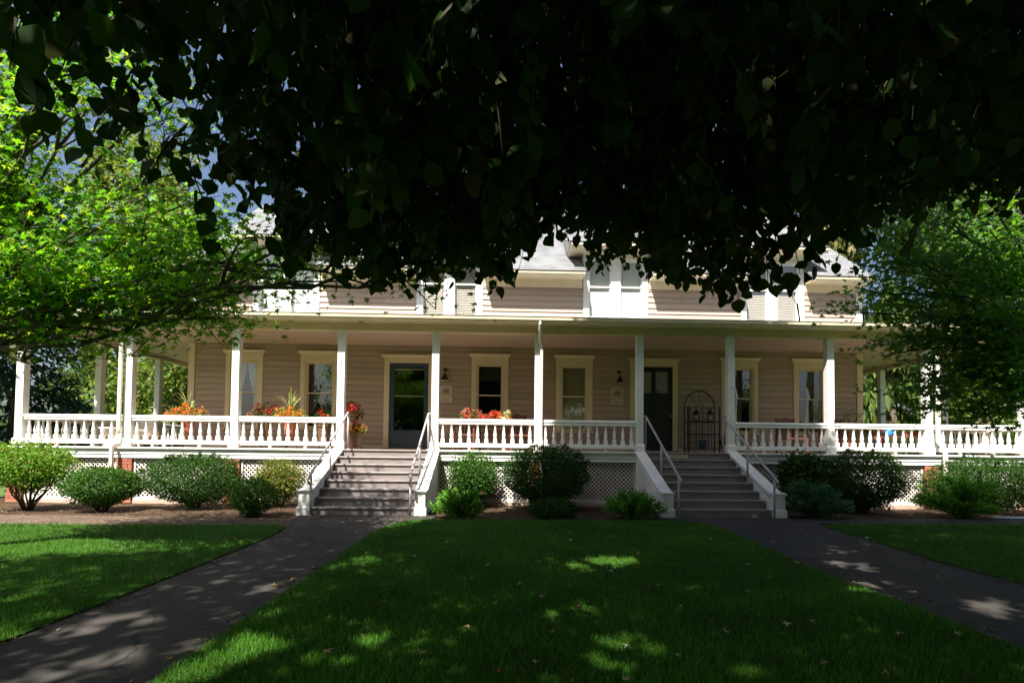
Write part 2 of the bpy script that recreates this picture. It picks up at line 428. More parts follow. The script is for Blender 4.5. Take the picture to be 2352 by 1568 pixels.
def _round_leaf(wid, teeth, seed):
    g = np.random.default_rng(seed); side = []
    ts = np.linspace(0.0, 1.0, teeth + 1)[1:-1]
    for t in ts:
        w = wid * (math.sin(math.pi * t ** .72) ** .75) * (1 + g.uniform(-.09, .09))
        side.append((w, t * 1.03 - .06 * (1 - t), .10 * w - .10 * t * t))
    mid = [(0, 0, 0)] + [(0, t, -.04 * math.sin(math.pi * t) - .08 * t * t) for t in ts] + [(0, 1.06, -.17)]
    n = len(side); v = mid + side + [(-x, y + g.uniform(-.03, .03), z) for x, y, z in side]
    m0 = n + 2; f = []
    for sgn, o in ((1, m0), (-1, m0 + n)):
        q = [(0, o, 1, 1)]
        f.append((0, o, 1) if sgn > 0 else (0, 1, o))
        for i in range(n - 1):
            a, b2, c, e = i + 1, o + i, o + i + 1, i + 2
            f += [(a, b2, c), (a, c, e)] if sgn > 0 else [(a, c, b2), (a, e, c)]
        f.append((n, o + n - 1, n + 1) if sgn > 0 else (n, n + 1, o + n - 1))
    return np.array(v), np.array(f)
T_R1, T_R2, T_R3 = _round_leaf(.50, 4, 1), _round_leaf(.40, 4, 2), _round_leaf(.57, 4, 3)
T_LEAF = (np.array([(0, 0, 0), (.28, .45, .07), (0, 1, -.06), (-.28, .45, .07)]), np.array([(0, 1, 2), (0, 2, 3)]))
T_NEEDLE = (np.array([(-.06, 0, 0), (.06, 0, 0), (0, 1, -.05)]), np.array([(0, 1, 2)]))
T_SPRAY = (np.array([(0, 0, 0), (.16, .35, .02), (0, 1, -.1), (-.16, .35, .02)]), np.array([(0, 1, 2), (0, 2, 3)]))

def leaves(P, D, N, S, T):
    """P positions, D stalk-to-tip directions, N rough normals, S sizes -> arrays"""
    D = D / np.maximum(np.linalg.norm(D, axis=1, keepdims=True), 1e-6)
    X = np.cross(D, N); X /= np.maximum(np.linalg.norm(X, axis=1, keepdims=True), 1e-6)
    Z = np.cross(X, D)
    t, f = T
    V = P[:, None, :] + S[:, None, None] * (t[None, :, 0:1] * X[:, None, :] + t[None, :, 1:2] * D[:, None, :] + t[None, :, 2:3] * Z[:, None, :])
    n = len(P); k = len(t)
    F = f[None, :, :] + (np.arange(n) * k)[:, None, None]
    return V.reshape(-1, 3), F.reshape(-1, f.shape[1])

def unit(n):
    v = rng.normal(size=(n, 3)); return v / np.linalg.norm(v, axis=1, keepdims=True)

# ================================================================== the setting
GZ, FZ = -1.31, -0.03
def sheet(name, poly, z, mat, kind='structure', parent=None):
    mb = MB(); mb.add([(x, y, z) for x, y in poly], [tuple(range(len(poly)))])
    o = mb.build(name, mat, parent)
    if kind: o['kind'] = kind
    return o
def subsheet(name, x0, x1, y0, y1, z, mat, nx, ny, amp):
    xs = np.linspace(x0, x1, nx); ys = np.linspace(y0, y1, ny)
    X, Y = np.meshgrid(xs, ys)
    Z = z + amp * (np.sin(X * 1.7 + 1.3 * np.sin(Y * 1.1)) * np.sin(Y * 2.1 + X * .6)) + amp * .6 * rng.normal(size=X.shape)
    V = np.stack([X, Y, Z], -1).reshape(-1, 3)
    i = np.arange((nx) * (ny)).reshape(ny, nx)
    F = np.stack([i[:-1, :-1], i[:-1, 1:], i[1:, 1:], i[1:, :-1]], -1).reshape(-1, 4)
    o = obj(name, arr_mesh(name, V, F, mat, True)); o['kind'] = 'structure'
    return o

sheet('ground', [(-900, -900), (900, -900), (900, 900), (-900, 900)], GZ - 0.06, 'field')
subsheet('planting_bed', -16, 16, -3.9, 1.4, GZ - 0.012, 'earth', 150, 40, 0.012)
sheet('dirt_path', [(-16, -3.75), (-4.3, -3.72), (-4.2, -2.75), (-6.5, -2.65), (-9, -2.45), (-16, -2.3)], GZ + 0.014, 'dirt')
def curve(pts, n=8):
    """Catmull-Rom through points"""
    out_ = []
    P = [pts[0]] + list(pts) + [pts[-1]]
    for i in range(1, len(P) - 2):
        for k in range(n):
            t = k / n
            a, b_, c, e = [np.array(P[i + j], float) for j in (-1, 0, 1, 2)]
            out_.append(tuple(0.5 * ((2 * b_) + (-a + c) * t + (2 * a - 5 * b_ + 4 * c - e) * t * t + (-a + 3 * b_ - 3 * c + e) * t ** 3)))
    out_.append(tuple(pts[-1])); return out_
LPL = curve([(-4.75, -2.2), (-4.68, -2.75), (-4.42, -3.5), (-4.2, -4.6), (-4.14, -6.5), (-4.11, -8.2), (-4.08, -26)])
LPR = curve([(-2.08, -2.2), (-2.15, -2.62), (-2.55, -3.1), (-2.80, -3.9), (-2.84, -5.6), (-2.80, -8.0), (-2.7, -26)])
sheet('left_path', LPL + LPR[::-1], GZ + 0.019, 'asphalt')
RPL = curve([(2.12, -2.2), (2.2, -2.6), (2.75, -3.2), (2.86, -4.0), (2.68, -6.0), (2.60, -8.0), (2.55, -26)])
RPR = curve([(4.9, -2.2), (4.95, -2.75), (4.9, -3.05), (4.76, -3.6), (4.60, -4.8), (4.42, -6.3), (4.34, -8.0), (4.3, -26)])
sheet('right_path', RPL + RPR[::-1], GZ + 0.019, 'asphalt')
sheet('side_path', [(4.88, -3.08), (16, -2.95), (16, -2.12), (9.8, -2.14), (4.88, -2.32)], GZ + 0.023, 'asphalt')
# lawns: thick turf sheets with a cut edge along the paths
def lawn(name, poly):
    mb = MB(); mb.extz(poly, GZ - 0.05, GZ + 0.030)
    o = mb.build(name, 'lawn'); o['kind'] = 'structure'; return o
lawnL = [(-30, -26)] + [(x - .02, y) for x, y in LPL[::-1] if y < -3.75] + [(-4.6, -3.66), (-7, -3.72), (-10, -3.70), (-30, -3.7)]
lawnC = [(x + .02, y) for x, y in LPR[::-1] if y < -2.9] + [(-2.2, -2.86), (-.5, -2.82), (1, -2.8), (2.3, -2.83)] + [(x - .02, y) for x, y in RPL if y < -2.95]
lawnR = [(x + .02, y) for x, y in RPR[::-1] if y < -3.3] + [(5.2, -3.16), (6.5, -3.11), (30, -2.98), (30, -26)]
lawn('left_lawn', lawnL[::1]); lawn('middle_lawn', lawnC); lawn('right_lawn', lawnR)

# ================================================================== the house
house = thing('house', 'long taupe clapboard house with white wraparound porch and dormers', 'house', (0, 0, GZ))
HZ = -GZ
class HP:
    """shim so that house parts keep world coordinates"""
hroot = house
def hb(mb, name, mat, parent=None, smooth=False):
    """build as a child of the house (or of one of its parts), verts in world coordinates"""
    o = mb.build(name, mat, parent or house, smooth)
    if parent is None: o.location = (0, 0, HZ)
    return o
def hobj(name, me, loc, scale=None, rot=None, parent=None):
    if parent is None:
        return obj(name, me, house, (loc[0], loc[1], loc[2] + HZ), scale, rot)
    return obj(name, me, parent, loc, scale, rot)

b_, sb = 2.44, 2.2115
half = [0, b_, b_ + sb, 2 * b_ + sb, 3 * b_ + sb, 4 * b_ + sb]
PX = [-q for q in half[::-1]] + half[1:]
XC = PX[10]              # 11.97 porch corner
WY, WX = 2.35, 9.50      # wall face, wall corner
BACK = 11.4
BEAM = 2.785

# openings (casing outer edges)
wins = []
for s in (-1, 1):
    for a, c in ((0.68, 1.72), (5.44, 6.50), (7.54, 8.56)):
        x0, x1 = sorted((s * a, s * c)); wins.append((x0, x1, 0.50, 2.62))
wins.sort()
doors = [(-4.17, -2.79, FZ, 2.56), (2.79, 4.17, FZ, 2.56)]
dorm = []
for s in (-1, 1):
    for a, c in ((1.44, 3.30), (6.02, 7.86)):
        dorm.append(tuple(sorted((s * a, s * c))))
dorm.sort()
EAVE = 4.93
DEAVE = 5.72

def grid_wall(xb, zb, holes, y0, y1):
    mb = MB()
    for i in range(len(xb) - 1):
        for j in range(len(zb) - 1):
            cx_, cz = (xb[i] + xb[i + 1]) / 2, (zb[j] + zb[j + 1]) / 2
            if any(h[0] < cx_ < h[1] and h[2] < cz < h[3] for h in holes): continue
            mb.box(xb[i], xb[i + 1], y0, y1, zb[j], zb[j + 1])
    return mb
g_holes = [(x0 + .1, x1 - .1, z0 + .05, z1 - .1) for x0, x1, z0, z1 in wins] + [(x0 + .1, x1 - .1, z0, z1 - .1) for x0, x1, z0, z1 in doors]
d_holes = []
for x0, x1 in dorm:
    c = (x0 + x1) / 2
    d_holes += [(c - .77, c - .13, 3.72, 5.46), (c + .13, c + .77, 3.72, 5.46)]
xb = sorted({-WX + .02, WX - .02} | {h[0] for h in g_holes} | {h[1] for h in g_holes})
zb = sorted({-0.4, 3.2} | {h[2] for h in g_holes} | {h[3] for h in g_holes})
fw = grid_wall(xb, zb, g_holes, WY, WY + .12)
xb = sorted({-WX + .02, WX - .02} | {h[0] for h in d_holes} | {h[1] for h in d_holes})
fw2 = grid_wall(xb, [3.2, 3.72, EAVE - .03], d_holes, WY, WY + .12)
fw.add(fw2.v, fw2.f)
front_wall = hb(fw, 'front_wall', 'siding')
for s in (-1, 1):
    sw = MB()
    x = s * (WX - .06)
    prof = [(WY + .13, -0.4), (BACK, -0.4), (BACK, EAVE - .1), ((WY + BACK) / 2, 8.55), (WY + .13, EAVE - .1)]
    sw.extx(prof, x - .05, x + .05)
    hb(sw, 'side_wall', 'siding')
bw = MB(); bw.box(-WX + .1, WX - .1, BACK + .01, BACK + .1, -.4, EAVE); hb(bw, 'back_wall', 'siding')

# clapboards, one object each
PITCH = 0.165
bm_ = MB(); bm_.extx([(0.004, 0.017), (-0.030, 0.017), (-0.034, 0.021), (-0.013, PITCH - .001), (0.004, PITCH - .001)], 0, 1)
board_mesh = bm_.mesh('siding_board', 'siding')
def boards(x0, x1, z0, z1, blocks, y):
    z = z0; k = 0
    while z < z1 - 0.03:
        zc = z + PITCH / 2
        iv = [(x0, x1)]
        for h in blocks:
            if h[2] - .02 < zc < h[3] + .02:
                nv = []
                for a, c in iv:
                    if h[1] <= a or h[0] >= c: nv.append((a, c))
                    else:
                        if h[0] > a: nv.append((a, h[0]))
                        if h[1] < c: nv.append((h[1], c))
                iv = nv
        iv2 = []
        for a, c in iv:
            if c - a > 1.5 and random.random() < .6:
                j = a + (c - a) * random.uniform(.25, .75); iv2 += [(a, j - .0015), (j + .0015, c)]
            else: iv2.append((a, c))
        for a, c in iv2:
            if c - a > .05:
                o = obj('siding_board', board_mesh, front_wall, (a + .001, y, z), (c - a - .002, 1, min(1, (z1 - z) / PITCH)))
                o.rotation_euler = (random.uniform(-.012, .012), random.uniform(-.0004, .0004), 0)
        z += PITCH; k += 1
blk = [(x0 - .004, x1 + .004, z0 - .05, z1 + .06) for x0, x1, z0, z1 in wins + doors]
boards(-WX + .12, WX - .12, 0.10, 2.86, blk, WY)
blk2 = [(x0 - .004, x1 + .004, 3.0, 6) for x0, x1 in dorm]
boards(-WX + .12, WX - .12, 3.42, 4.64, blk2, WY)
# corner boards and base board
for s in (-1, 1):
    mb = MB(); mb.box(s * WX - .085, s * WX + .085, WY - .04, WY + .13, FZ, 2.88); hb(mb, 'corner_board', 'cream')
    mb = MB(); mb.box(s * WX - .085, s * WX + .085, WY - .04, WY + .13, 3.3, 4.72); hb(mb, 'corner_board', 'white')
segs = [(-WX + .09, -4.18), (-2.78, 2.78), (4.18, WX - .09)]
for a, c in segs:
    mb = MB(); mb.box(a, c, WY - .03, WY - .001, FZ, .095); hb(mb, 'base_board', 'cream')

def add_window(x0, x1, z0, z1, style):
    """ground-floor sash window with flat casing and crown cap"""
    c = (x0 + x1) / 2
    w = obj('window', None, house, (0, 0, HZ)); w.empty_display_size = .1
    cw = .125; y0, y1 = WY - .045, WY + .02
    for q in ((x0, x0 + cw, y0, y1, z0 + .04, z1), (x1 - cw, x1, y0, y1, z0 + .04, z1), (x0 + cw, x1 - cw, y0 + .002, y1, z1 - .19, z1 - .001)):
        cs = MB(); cs.box(*q); obj('casing_board', cs.mesh('casing_board', 'cream'), w)
    cs = MB()
    cs.box(x0 + cw + .001, x0 + cw + .045, WY - .02, WY + .05, z0 + .04, z1 - .191)
    cs.box(x1 - cw - .045, x1 - cw - .001, WY - .02, WY + .05, z0 + .04, z1 - .191)
    cs.box(x0 + cw + .046, x1 - cw - .046, WY - .018, WY + .05, z1 - .235, z1 - .191)
    obj('inner_frame', cs.mesh('inner_frame', 'cream'), w)
    cp = MB(); cp.extx([(WY - .05, z1 + .002), (WY - .075, z1 + .02), (WY - .12, z1 + .058), (WY - .12, z1 + .085), (WY, z1 + .10), (WY, z1 + .002)], x0 - .06, x1 + .06)
    obj('head_cap', cp.mesh('head_cap', 'cream'), w)
    sl = MB(); sl.extx([(WY - .10, z0), (WY - .10, z0 + .028), (WY + .03, z0 + .039), (WY + .03, z0)], x0 - .03, x1 + .03)
    obj('sill', sl.mesh('sill', 'cream'), w)
    gx0, gx1 = x0 + cw + .047, x1 - cw - .047
    gz0, gz1, zm = z0 + .04, z1 - .237, 1.53
    for k, (a, e, yy) in enumerate(((zm - .018, gz1, WY + .02), (gz0, zm + .018, WY + .055))):
        sh = MB(); t = .034; y0, y1 = yy, yy + .03
        sh.box(gx0, gx0 + t, y0, y1, a, e); sh.box(gx1 - t, gx1, y0, y1, a, e)
        sh.box(gx0 + t, gx1 - t, y0, y1, e - t, e); sh.box(gx0 + t, gx1 - t, y0, y1, a, a + (t if k == 0 else .07))
        obj('sash', sh.mesh('sash', 'cream'), w)
        gp = MB(); gp.add([(gx0 + t, yy + .015, a + t), (gx1 - t, yy + .015, a + t), (gx1 - t, yy + .015, e - t), (gx0 + t, yy + .015, e - t)], [(0, 1, 2, 3)])
        obj('pane', gp.mesh('pane', 'glass'), w)
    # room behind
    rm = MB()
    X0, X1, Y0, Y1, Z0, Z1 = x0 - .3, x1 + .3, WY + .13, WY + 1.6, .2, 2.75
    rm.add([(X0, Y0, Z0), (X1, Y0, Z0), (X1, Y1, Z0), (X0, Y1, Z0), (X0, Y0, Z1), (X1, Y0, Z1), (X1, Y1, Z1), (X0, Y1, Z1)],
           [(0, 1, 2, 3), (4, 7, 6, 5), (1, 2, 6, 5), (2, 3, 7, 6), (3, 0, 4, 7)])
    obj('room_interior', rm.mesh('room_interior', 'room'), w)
    if style == 'shade':
        bl = MB(); bl.box(gx0 - .02, gx1 + .02, WY + .125, WY + .129, z0, z1 - .2); obj('roller_shade', bl.mesh('roller_shade', 'shade'), w)
    elif style == 'curtain':
        for s in (-1, 1):
            bl = MB(); pr = []
            for i in range(13):
                t = i / 12; pr.append((t, .012 * math.sin(i * 1.9)))
            v = []
            for zz, wd in ((z1 - .15, .36), (1.9, .30), (1.35, .17), (z0, .20)):
                for t, yy in pr:
                    xx = (gx0 - .03 + t * wd) if s < 0 else (gx1 + .03 - t * wd)
                    v.append((xx, WY + .16 + yy, zz))
            n = len(pr); f = [(j * n + i, j * n + i + 1, (j + 1) * n + i + 1, (j + 1) * n + i) for j in range(3) for i in range(n - 1)]
            bl.add(v, f); obj('curtain', bl.mesh('curtain', 'curtain', True), w)
    elif style == 'half':
        bl = MB(); bl.box(gx0 - .02, gx1 + .02, WY + .14, WY + .145, 1.95, z1 - .2); obj('roller_shade', bl.mesh('roller_shade', 'room'), w)
    return w
styles = ['curtain', 'half', 'half', 'shade', 'plain', 'half']
for wv, st in zip(wins, styles): add_window(*wv, st)

def door_casing(d, x0, x1, z1):
    cw = .14; y0, y1 = WY - .045, WY + .04
    for q in ((x0, x0 + cw, y0, y1, FZ + .004, z1), (x1 - cw, x1, y0, y1, FZ + .004, z1), (x0 + cw, x1 - cw, y0 + .002, y1, z1 - .15, z1 - .001)):
        cs = MB(); cs.box(*q); obj('casing_board', cs.mesh('casing_board', 'cream'), d)
    cp = MB(); cp.extx([(WY - .05, z1 + .002), (WY - .075, z1 + .02), (WY - .12, z1 + .05), (WY - .12, z1 + .075), (WY, z1 + .09), (WY, z1 + .002)], x0 - .06, x1 + .06)
    obj('head_cap', cp.mesh('head_cap', 'cream'), d)
    th = MB(); th.box(x0 + .02, x1 - .02, WY - .10, WY + .06, FZ + .003, FZ + .045)
    obj('threshold', th.mesh('threshold', 'deck'), d)
# navy glazed door
x0, x1, z0, z1 = doors[0]
d1 = obj('door', None, house, (0, 0, HZ)); d1['label'] = 'navy door with one tall glass pane and a half-lowered blind'
door_casing(d1, x0, x1, z1)
a, c, zb_, zt, yy = x0 + .142, x1 - .142, FZ + .05, z1 - .152, WY + .0
lf = MB(); sw_ = .125
gz0, gz1 = 0.52, zt - .12
lf.box(a, a + sw_, yy, yy + .045, zb_, zt); lf.box(c - sw_, c, yy, yy + .045, zb_, zt)
lf.box(a + sw_, c - sw_, yy, yy + .045, zb_, gz0); lf.box(a + sw_, c - sw_, yy, yy + .045, gz1, zt)
obj('door_leaf', lf.mesh('door_leaf', 'navy'), d1)
gp = MB(); gp.add([(a + sw_, yy + .02, gz0), (c - sw_, yy + .02, gz0), (c - sw_, yy + .02, gz1), (a + sw_, yy + .02, gz1)], [(0, 1, 2, 3)])
obj('pane', gp.mesh('pane', 'glass'), d1)
br = MB(); br.box(a + sw_ + .004, c - sw_ - .004, yy + .028, yy + .04, 1.46, 1.50); br.box(a + sw_ + .02, c - sw_ - .02, yy + .028, yy + .042, gz1 - .075, gz1 - .035)
obj('blind_rail', br.mesh('blind_rail', 'shade'), d1)
kn = MB(); kn.lathe([(.0, 0), (.024, .008), (.024, .012), (.012, .016), (.012, .03), (.03, .045), (.026, .065), (0, .07)], 10)
ko = obj('knob', kn.mesh('knob', 'brass', True), d1, (c - .06, yy, 1.0), None, (R(90), 0, 0))
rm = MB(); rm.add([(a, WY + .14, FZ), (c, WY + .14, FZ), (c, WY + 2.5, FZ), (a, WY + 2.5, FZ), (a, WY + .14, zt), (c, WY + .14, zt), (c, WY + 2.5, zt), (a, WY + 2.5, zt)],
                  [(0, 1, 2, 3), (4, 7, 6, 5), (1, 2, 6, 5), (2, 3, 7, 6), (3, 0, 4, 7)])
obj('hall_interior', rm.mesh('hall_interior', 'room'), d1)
# black door with two small panes
x0, x1, z0, z1 = doors[1]
d2 = obj('door', None, house, (0, 0, HZ)); d2['label'] = 'black door with two small frosted panes'
door_casing(d2, x0, x1, z1)
a, c, zt = x0 + .142, x1 - .142, z1 - .152
lf = MB(); pz0, pz1 = 1.66, 2.27
lf.box(a, a + .13, yy, yy + .045, zb_, zt); lf.box(c - .13, c, yy, yy + .045, zb_, zt)
lf.box(a + .13, c - .13, yy, yy + .045, zb_, pz0); lf.box(a + .13, c - .13, yy, yy + .045, pz1, zt)
mid = (a + c) / 2; lf.box(mid - .06, mid + .06, yy, yy + .045, pz0, pz1)
for s in (-1, 1): lf.box(mid + s * .22 - .16, mid + s * .22 + .16, yy - .010, yy + .001, .25, 1.45)
obj('door_leaf', lf.mesh('door_leaf', 'blackdoor'), d2)
for p0, p1 in ((a + .13, mid - .06), (mid + .06, c - .13)):
    gp = MB(); gp.box(p0, p1, yy + .015, yy + .03, pz0, pz1); obj('pane', gp.mesh('pane', 'frost'), d2)
obj('knob', ko.data, d2, (c - .06, yy, 1.0), None, (R(90), 0, 0))
kk = MB(); kk.tube([(mid + .06, yy - .02, 1.70), (mid + .08, yy - .05, 1.73), (mid + .10, yy - .02, 1.66)], .014, 8)
obj('knocker', kk.mesh('knocker', 'iron'), d2)

# ------------------------------------------------------------------ porch deck, skirt, piers, lattice
dk = MB()
dk.extz([(-XC - .18, -.18), (XC + .18, -.18), (XC + .18, WY - .05), (-XC - .18, WY - .05)], FZ - .035, FZ)
for s in (-1, 1):
    xa, xb2 = sorted((s * (WX + .1), s * (XC + .18)))
    dk.box(xa, xb2, WY - .049, BACK, FZ - .035, FZ)
hb(dk, 'porch_deck', 'deck')
for a, c in ((PX[0] - .19, PX[3] + .1), (PX[4] - .1, PX[6] + .1), (PX[7] - .1, PX[10] + .19)):
    ns = MB(); ns.extx([(-.185, FZ - .04), (-.215, FZ - .034), (-.22, FZ - .018), (-.215, FZ + .004), (-.17, FZ + .006), (-.17, FZ - .04)], a, c)
    hb(ns, 'deck_nosing', 'white')
for a, c in ((PX[0] - .1, PX[3] + .1), (PX[4] - .1, PX[6] + .1), (PX[7] - .1, PX[10] + .1)):
    sk = MB(); sk.box(a, c, -.125, -.06, FZ - .245, FZ - .041); hb(sk, 'skirt_board', 'white')
    sk = MB(); sk.box(a, c, -.165, -.126, FZ - .155, FZ - .105); hb(sk, 'skirt_moulding', 'white')
    sk = MB(); sk.box(a, c, -.150, -.126, FZ - .243, FZ - .175); hb(sk, 'skirt_band', 'white')
for s in (-1, 1):
    xa, xb2 = sorted((s * (XC + .06), s * (XC + .125))); sk = MB(); sk.box(xa, xb2, -.059, BACK, FZ - .245, FZ - .041)
    hb(sk, 'skirt_board', 'white')
# dark space under the porch
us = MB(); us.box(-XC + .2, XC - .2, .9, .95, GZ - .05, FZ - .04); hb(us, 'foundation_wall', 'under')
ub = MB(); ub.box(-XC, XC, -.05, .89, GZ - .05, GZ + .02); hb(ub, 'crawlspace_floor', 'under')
def lattice(x0, x1, z0, z1, y):
    mb = MB(); w = .027; pitch = .100
    def clip(c, sgn):
        pts = []
        # x = c + sgn*(z - z0)
        for z in (z0, z1):
            x = c + sgn * (z - z0)
            if x0 <= x <= x1: pts.append((x, z))
        for x in (x0, x1):
            z = z0 + sgn * (x - c)
            if z0 < z < z1: pts.append((x, z))
        return pts[:2] if len(pts) >= 2 else None
    H = z1 - z0
    for sgn, yo in ((1, 0.0), (-1, -.007)):
        c = x0 - (H if sgn > 0 else 0)
        while c < x1 + (0 if sgn > 0 else H):
            p = clip(c, sgn)
            if p:
                (xa, za), (xb3, zb3) = p
                L = math.hypot(xb3 - xa, zb3 - za)
                if L > .03:
                    ux, uz = (xb3 - xa) / L, (zb3 - za) / L; nx, nz_ = -uz * w / 2, ux * w / 2
                    v = []
                    for yy_ in (y + yo, y + yo - .006):
                        v += [(xa + nx, yy_, za + nz_), (xb3 + nx, yy_, zb3 + nz_), (xb3 - nx, yy_, zb3 - nz_), (xa - nx, yy_, za - nz_)]
                    mb.add(v, [(4, 5, 6, 7), (0, 1, 5, 4), (1, 2, 6, 5), (2, 3, 7, 6), (3, 0, 4, 7)])
            c += pitch
    return mb
LZ0, LZ1 = GZ + .10, FZ - .25
for i in range(10):
    if i in (3, 6): continue
    a, c = PX[i] + .19, PX[i + 1] - .19
    if i in (2, 5): c = PX[i + 1] - .10
    if i in (4, 7): a = PX[i] + .10
    mb = lattice(a + .02, c - .02, LZ0 + .02, LZ1, -.055)
    o = hb(mb, 'lattice_panel', 'lattice'); o['kind'] = 'stuff'
    for q in ((a, a + .045, -.085, -.04, LZ0 - .03, LZ1 + .004), (c - .045, c, -.085, -.04, LZ0 - .03, LZ1 + .004), (a + .045, c - .045, -.084, -.04, LZ0 - .03, LZ0 + .04)):
        fr_ = MB(); fr_.box(*q); hb(fr_, 'lattice_frame', 'lattice')
    kb = MB(); kb.box(a, c, -.10, -.05, GZ - .03, LZ0 - .032); hb(kb, 'kick_board', 'deck')
bk = MB(); bk.box(-.5, .5, -.5, .5, -.5, .5); bkm = bk.mesh('brick', 'brick')
for i in (0, 1, 2, 5, 8, 9, 10):
    core = MB(); core.box(PX[i] - .165, PX[i] + .165, -.115, .20, GZ - .05, FZ - .25)
    pier = hb(core, 'brick_pier', 'mortar')
    z = GZ + .005; r_ = 0
    while z < FZ - .30:
        xs = [(-.175, -.004), (.004, .175)] if r_ % 2 == 0 else [(-.175, -.092), (-.083, .083), (.092, .175)]
        for a, c in xs:
            ln = c - a
            obj('brick', bkm, pier, (PX[i] + (a + c) / 2 + random.uniform(-.001, .001), .04 + random.uniform(-.004, .004), z + .032), (ln, .345, .062))
        z += .0735; r_ += 1

# ------------------------------------------------------------------ posts and railings
pm = MB(); h = .083
pm.box(-h, h, -h, h, FZ + .20, BEAM + .004)
post_mesh = pm.mesh('post', 'white')
pbm = MB(); pbm.box(-.112, .112, -.112, .112, FZ + .001, FZ + .165)
pbm.add([(-.112, -.112, FZ + .165), (.112, -.112, FZ + .165), (.112, .112, FZ + .165), (-.112, .112, FZ + .165), (-.084, -.084, FZ + .202), (.084, -.084, FZ + .202), (.084, .084, FZ + .202), (-.084, .084, FZ + .202)],
        [(0, 1, 5, 4), (1, 2, 6, 5), (2, 3, 7, 6), (3, 0, 4, 7), (4, 5, 6, 7)])
base_mesh = pbm.mesh('post_base', 'white')
post_xy = [(x, 0.0) for x in PX] + [(s * XC, y) for s in (-1, 1) for y in (WY - .02, WY + b_, WY + 2 * b_, BACK - .3)]
for x, y in post_xy:
    p = hobj('post', post_mesh, (x, y, 0)); obj('post_base', base_mesh, p)
bl = MB()
bl.box(-.043, .043, -.043, .043, 0, .115)
bl.lathe([(.030, .116), (.040, .130), (.026, .145), (.040, .175), (.042, .200), (.036, .245), (.026, .32), (.0185, .395), (.018, .402), (.027, .408), (.027, .420), (.020, .427), (.034, .45), (.040, .456)], 8)
bal_mesh = bl.mesh('baluster', 'white', False)
def railing(p0, p1):
    p0, p1 = Vector(p0), Vector(p1); L = (p1 - p0).length; ang = math.atan2(p1.y - p0.y, p1.x - p0.x)
    r_ = obj('railing', None, house, (p0.x, p0.y, HZ), None, (0, 0, ang)); r_.empty_display_size = .1
    t = MB(); t.extx([(-.055, .60), (-.04, .635), (-.062, .655), (-.062, .69), (-.04, .715), (.04, .715), (.062, .69), (.062, .655), (.04, .635), (.055, .60), (.03, .585), (-.03, .585)], .084, L - .084)
    obj('top_rail', t.mesh('top_rail', 'white'), r_)
    t = MB(); t.extx([(-.05, .048), (-.05, .125), (-.035, .138), (.035, .138), (.05, .125), (.05, .048)], .113, L - .113)
    obj('bottom_rail', t.mesh('bottom_rail', 'white'), r_)
    for k in (1, 2):
        t = MB(); t.box(L * k / 3 - .03, L * k / 3 + .03, -.03, .03, FZ + .001, .047); obj('rail_block', t.mesh('rail_block', 'white'), r_)
    n = int(round((L - .2) / .198)); st = (L - .167) / (n + 0)
    for i in range(n):
        obj('baluster', bal_mesh, r_, (.0835 + st * (i + .5), 0, .133), None, (0, 0, random.uniform(-.03, .03)))
for i in range(10):
    if i in (3, 6): continue
    railing((PX[i], 0, 0), (PX[i + 1], 0, 0))
ys = [0, WY - .02, WY + b_, WY + 2 * b_]
for s in (-1, 1):
    for i in range(3): railing((s * XC, ys[i], 0), (s * XC, ys[i + 1], 0))

# ------------------------------------------------------------------ entablature, ceiling, porch roof, gutters
bmw = MB()
bmw.box(-XC - .09, XC + .09, -.09, .09, BEAM, BEAM + .16)
bmw.box(-XC - .115, XC + .115, -.115, -.091, BEAM + .09, BEAM + .165)
for s in (-1, 1):
    xa, xb2 = sorted((s * (XC - .09), s * (XC + .09))); bmw.box(xa, xb2, .091, BACK, BEAM, BEAM + .16)
hb(bmw, 'porch_beam', 'cream')
for i in range(10):
    tr_ = MB(); tr_.box(PX[i] + .10, PX[i + 1] - .10, -.075, .075, BEAM - .016, BEAM - .001); hb(tr_, 'beam_trim', 'cream')
so = MB(); so.box(-XC - .42, XC + .42, -.42, -.117, BEAM + .166, BEAM + .178); 
for s in (-1, 1):
    xa, xb2 = sorted((s * (XC + .10), s * (XC + .42))); so.box(xa, xb2, -.1165, BACK, BEAM + .167, BEAM + .179)
hb(so, 'porch_soffit', 'cream')
# ceiling of beaded boards
nb = 26; wbd = (WY - .0 - .092) / nb
cb = MB(); cb.box(-.5, .5, 0, wbd - .006, 0, .012); cbm = cb.mesh('ceiling_board', 'ceil')
cl_b = MB(); cl_b.box(-XC, XC, .092, WY + .02, BEAM + .135, BEAM + .15)
for s in (-1, 1):
    xa, xb2 = sorted((s * (WX - .02), s * (XC - .08))); cl_b.box(xa, xb2, WY + .021, BACK, BEAM + .135, BEAM + .15)
ceil_o = hb(cl_b, 'porch_ceiling', 'ceil')
for i in range(nb):
    obj('ceiling_board', cbm, ceil_o, (0, .094 + i * wbd, BEAM + .120), (2 * XC - .2, 1, 1))
gt = MB()
gprof = [(-.44, 2.915), (-.50, 2.935), (-.545, 2.985), (-.55, 3.045), (-.565, 3.06), (-.545, 3.066), (-.44, 3.055)]
gt.extx(gprof, -XC - .5, XC + .5)
hb(gt, 'gutter', 'cream')
fc = MB(); fc.box(-XC - .44, XC + .44, -.438, -.421, 2.90, 3.05)
for s in (-1, 1):
    xa, xb2 = sorted((s * (XC + .421), s * (XC + .438))); fc.box(xa, xb2, -.42, BACK, 2.90, 3.05)
    xa, xb2 = sorted((s * (XC + .44), s * (XC + .54))); fc.box(xa, xb2, -.437, BACK, 2.93, 3.055)
hb(fc, 'fascia', 'cream')
pr = MB(); e = XC + .46; yb = -.46; zt_ = 3.62
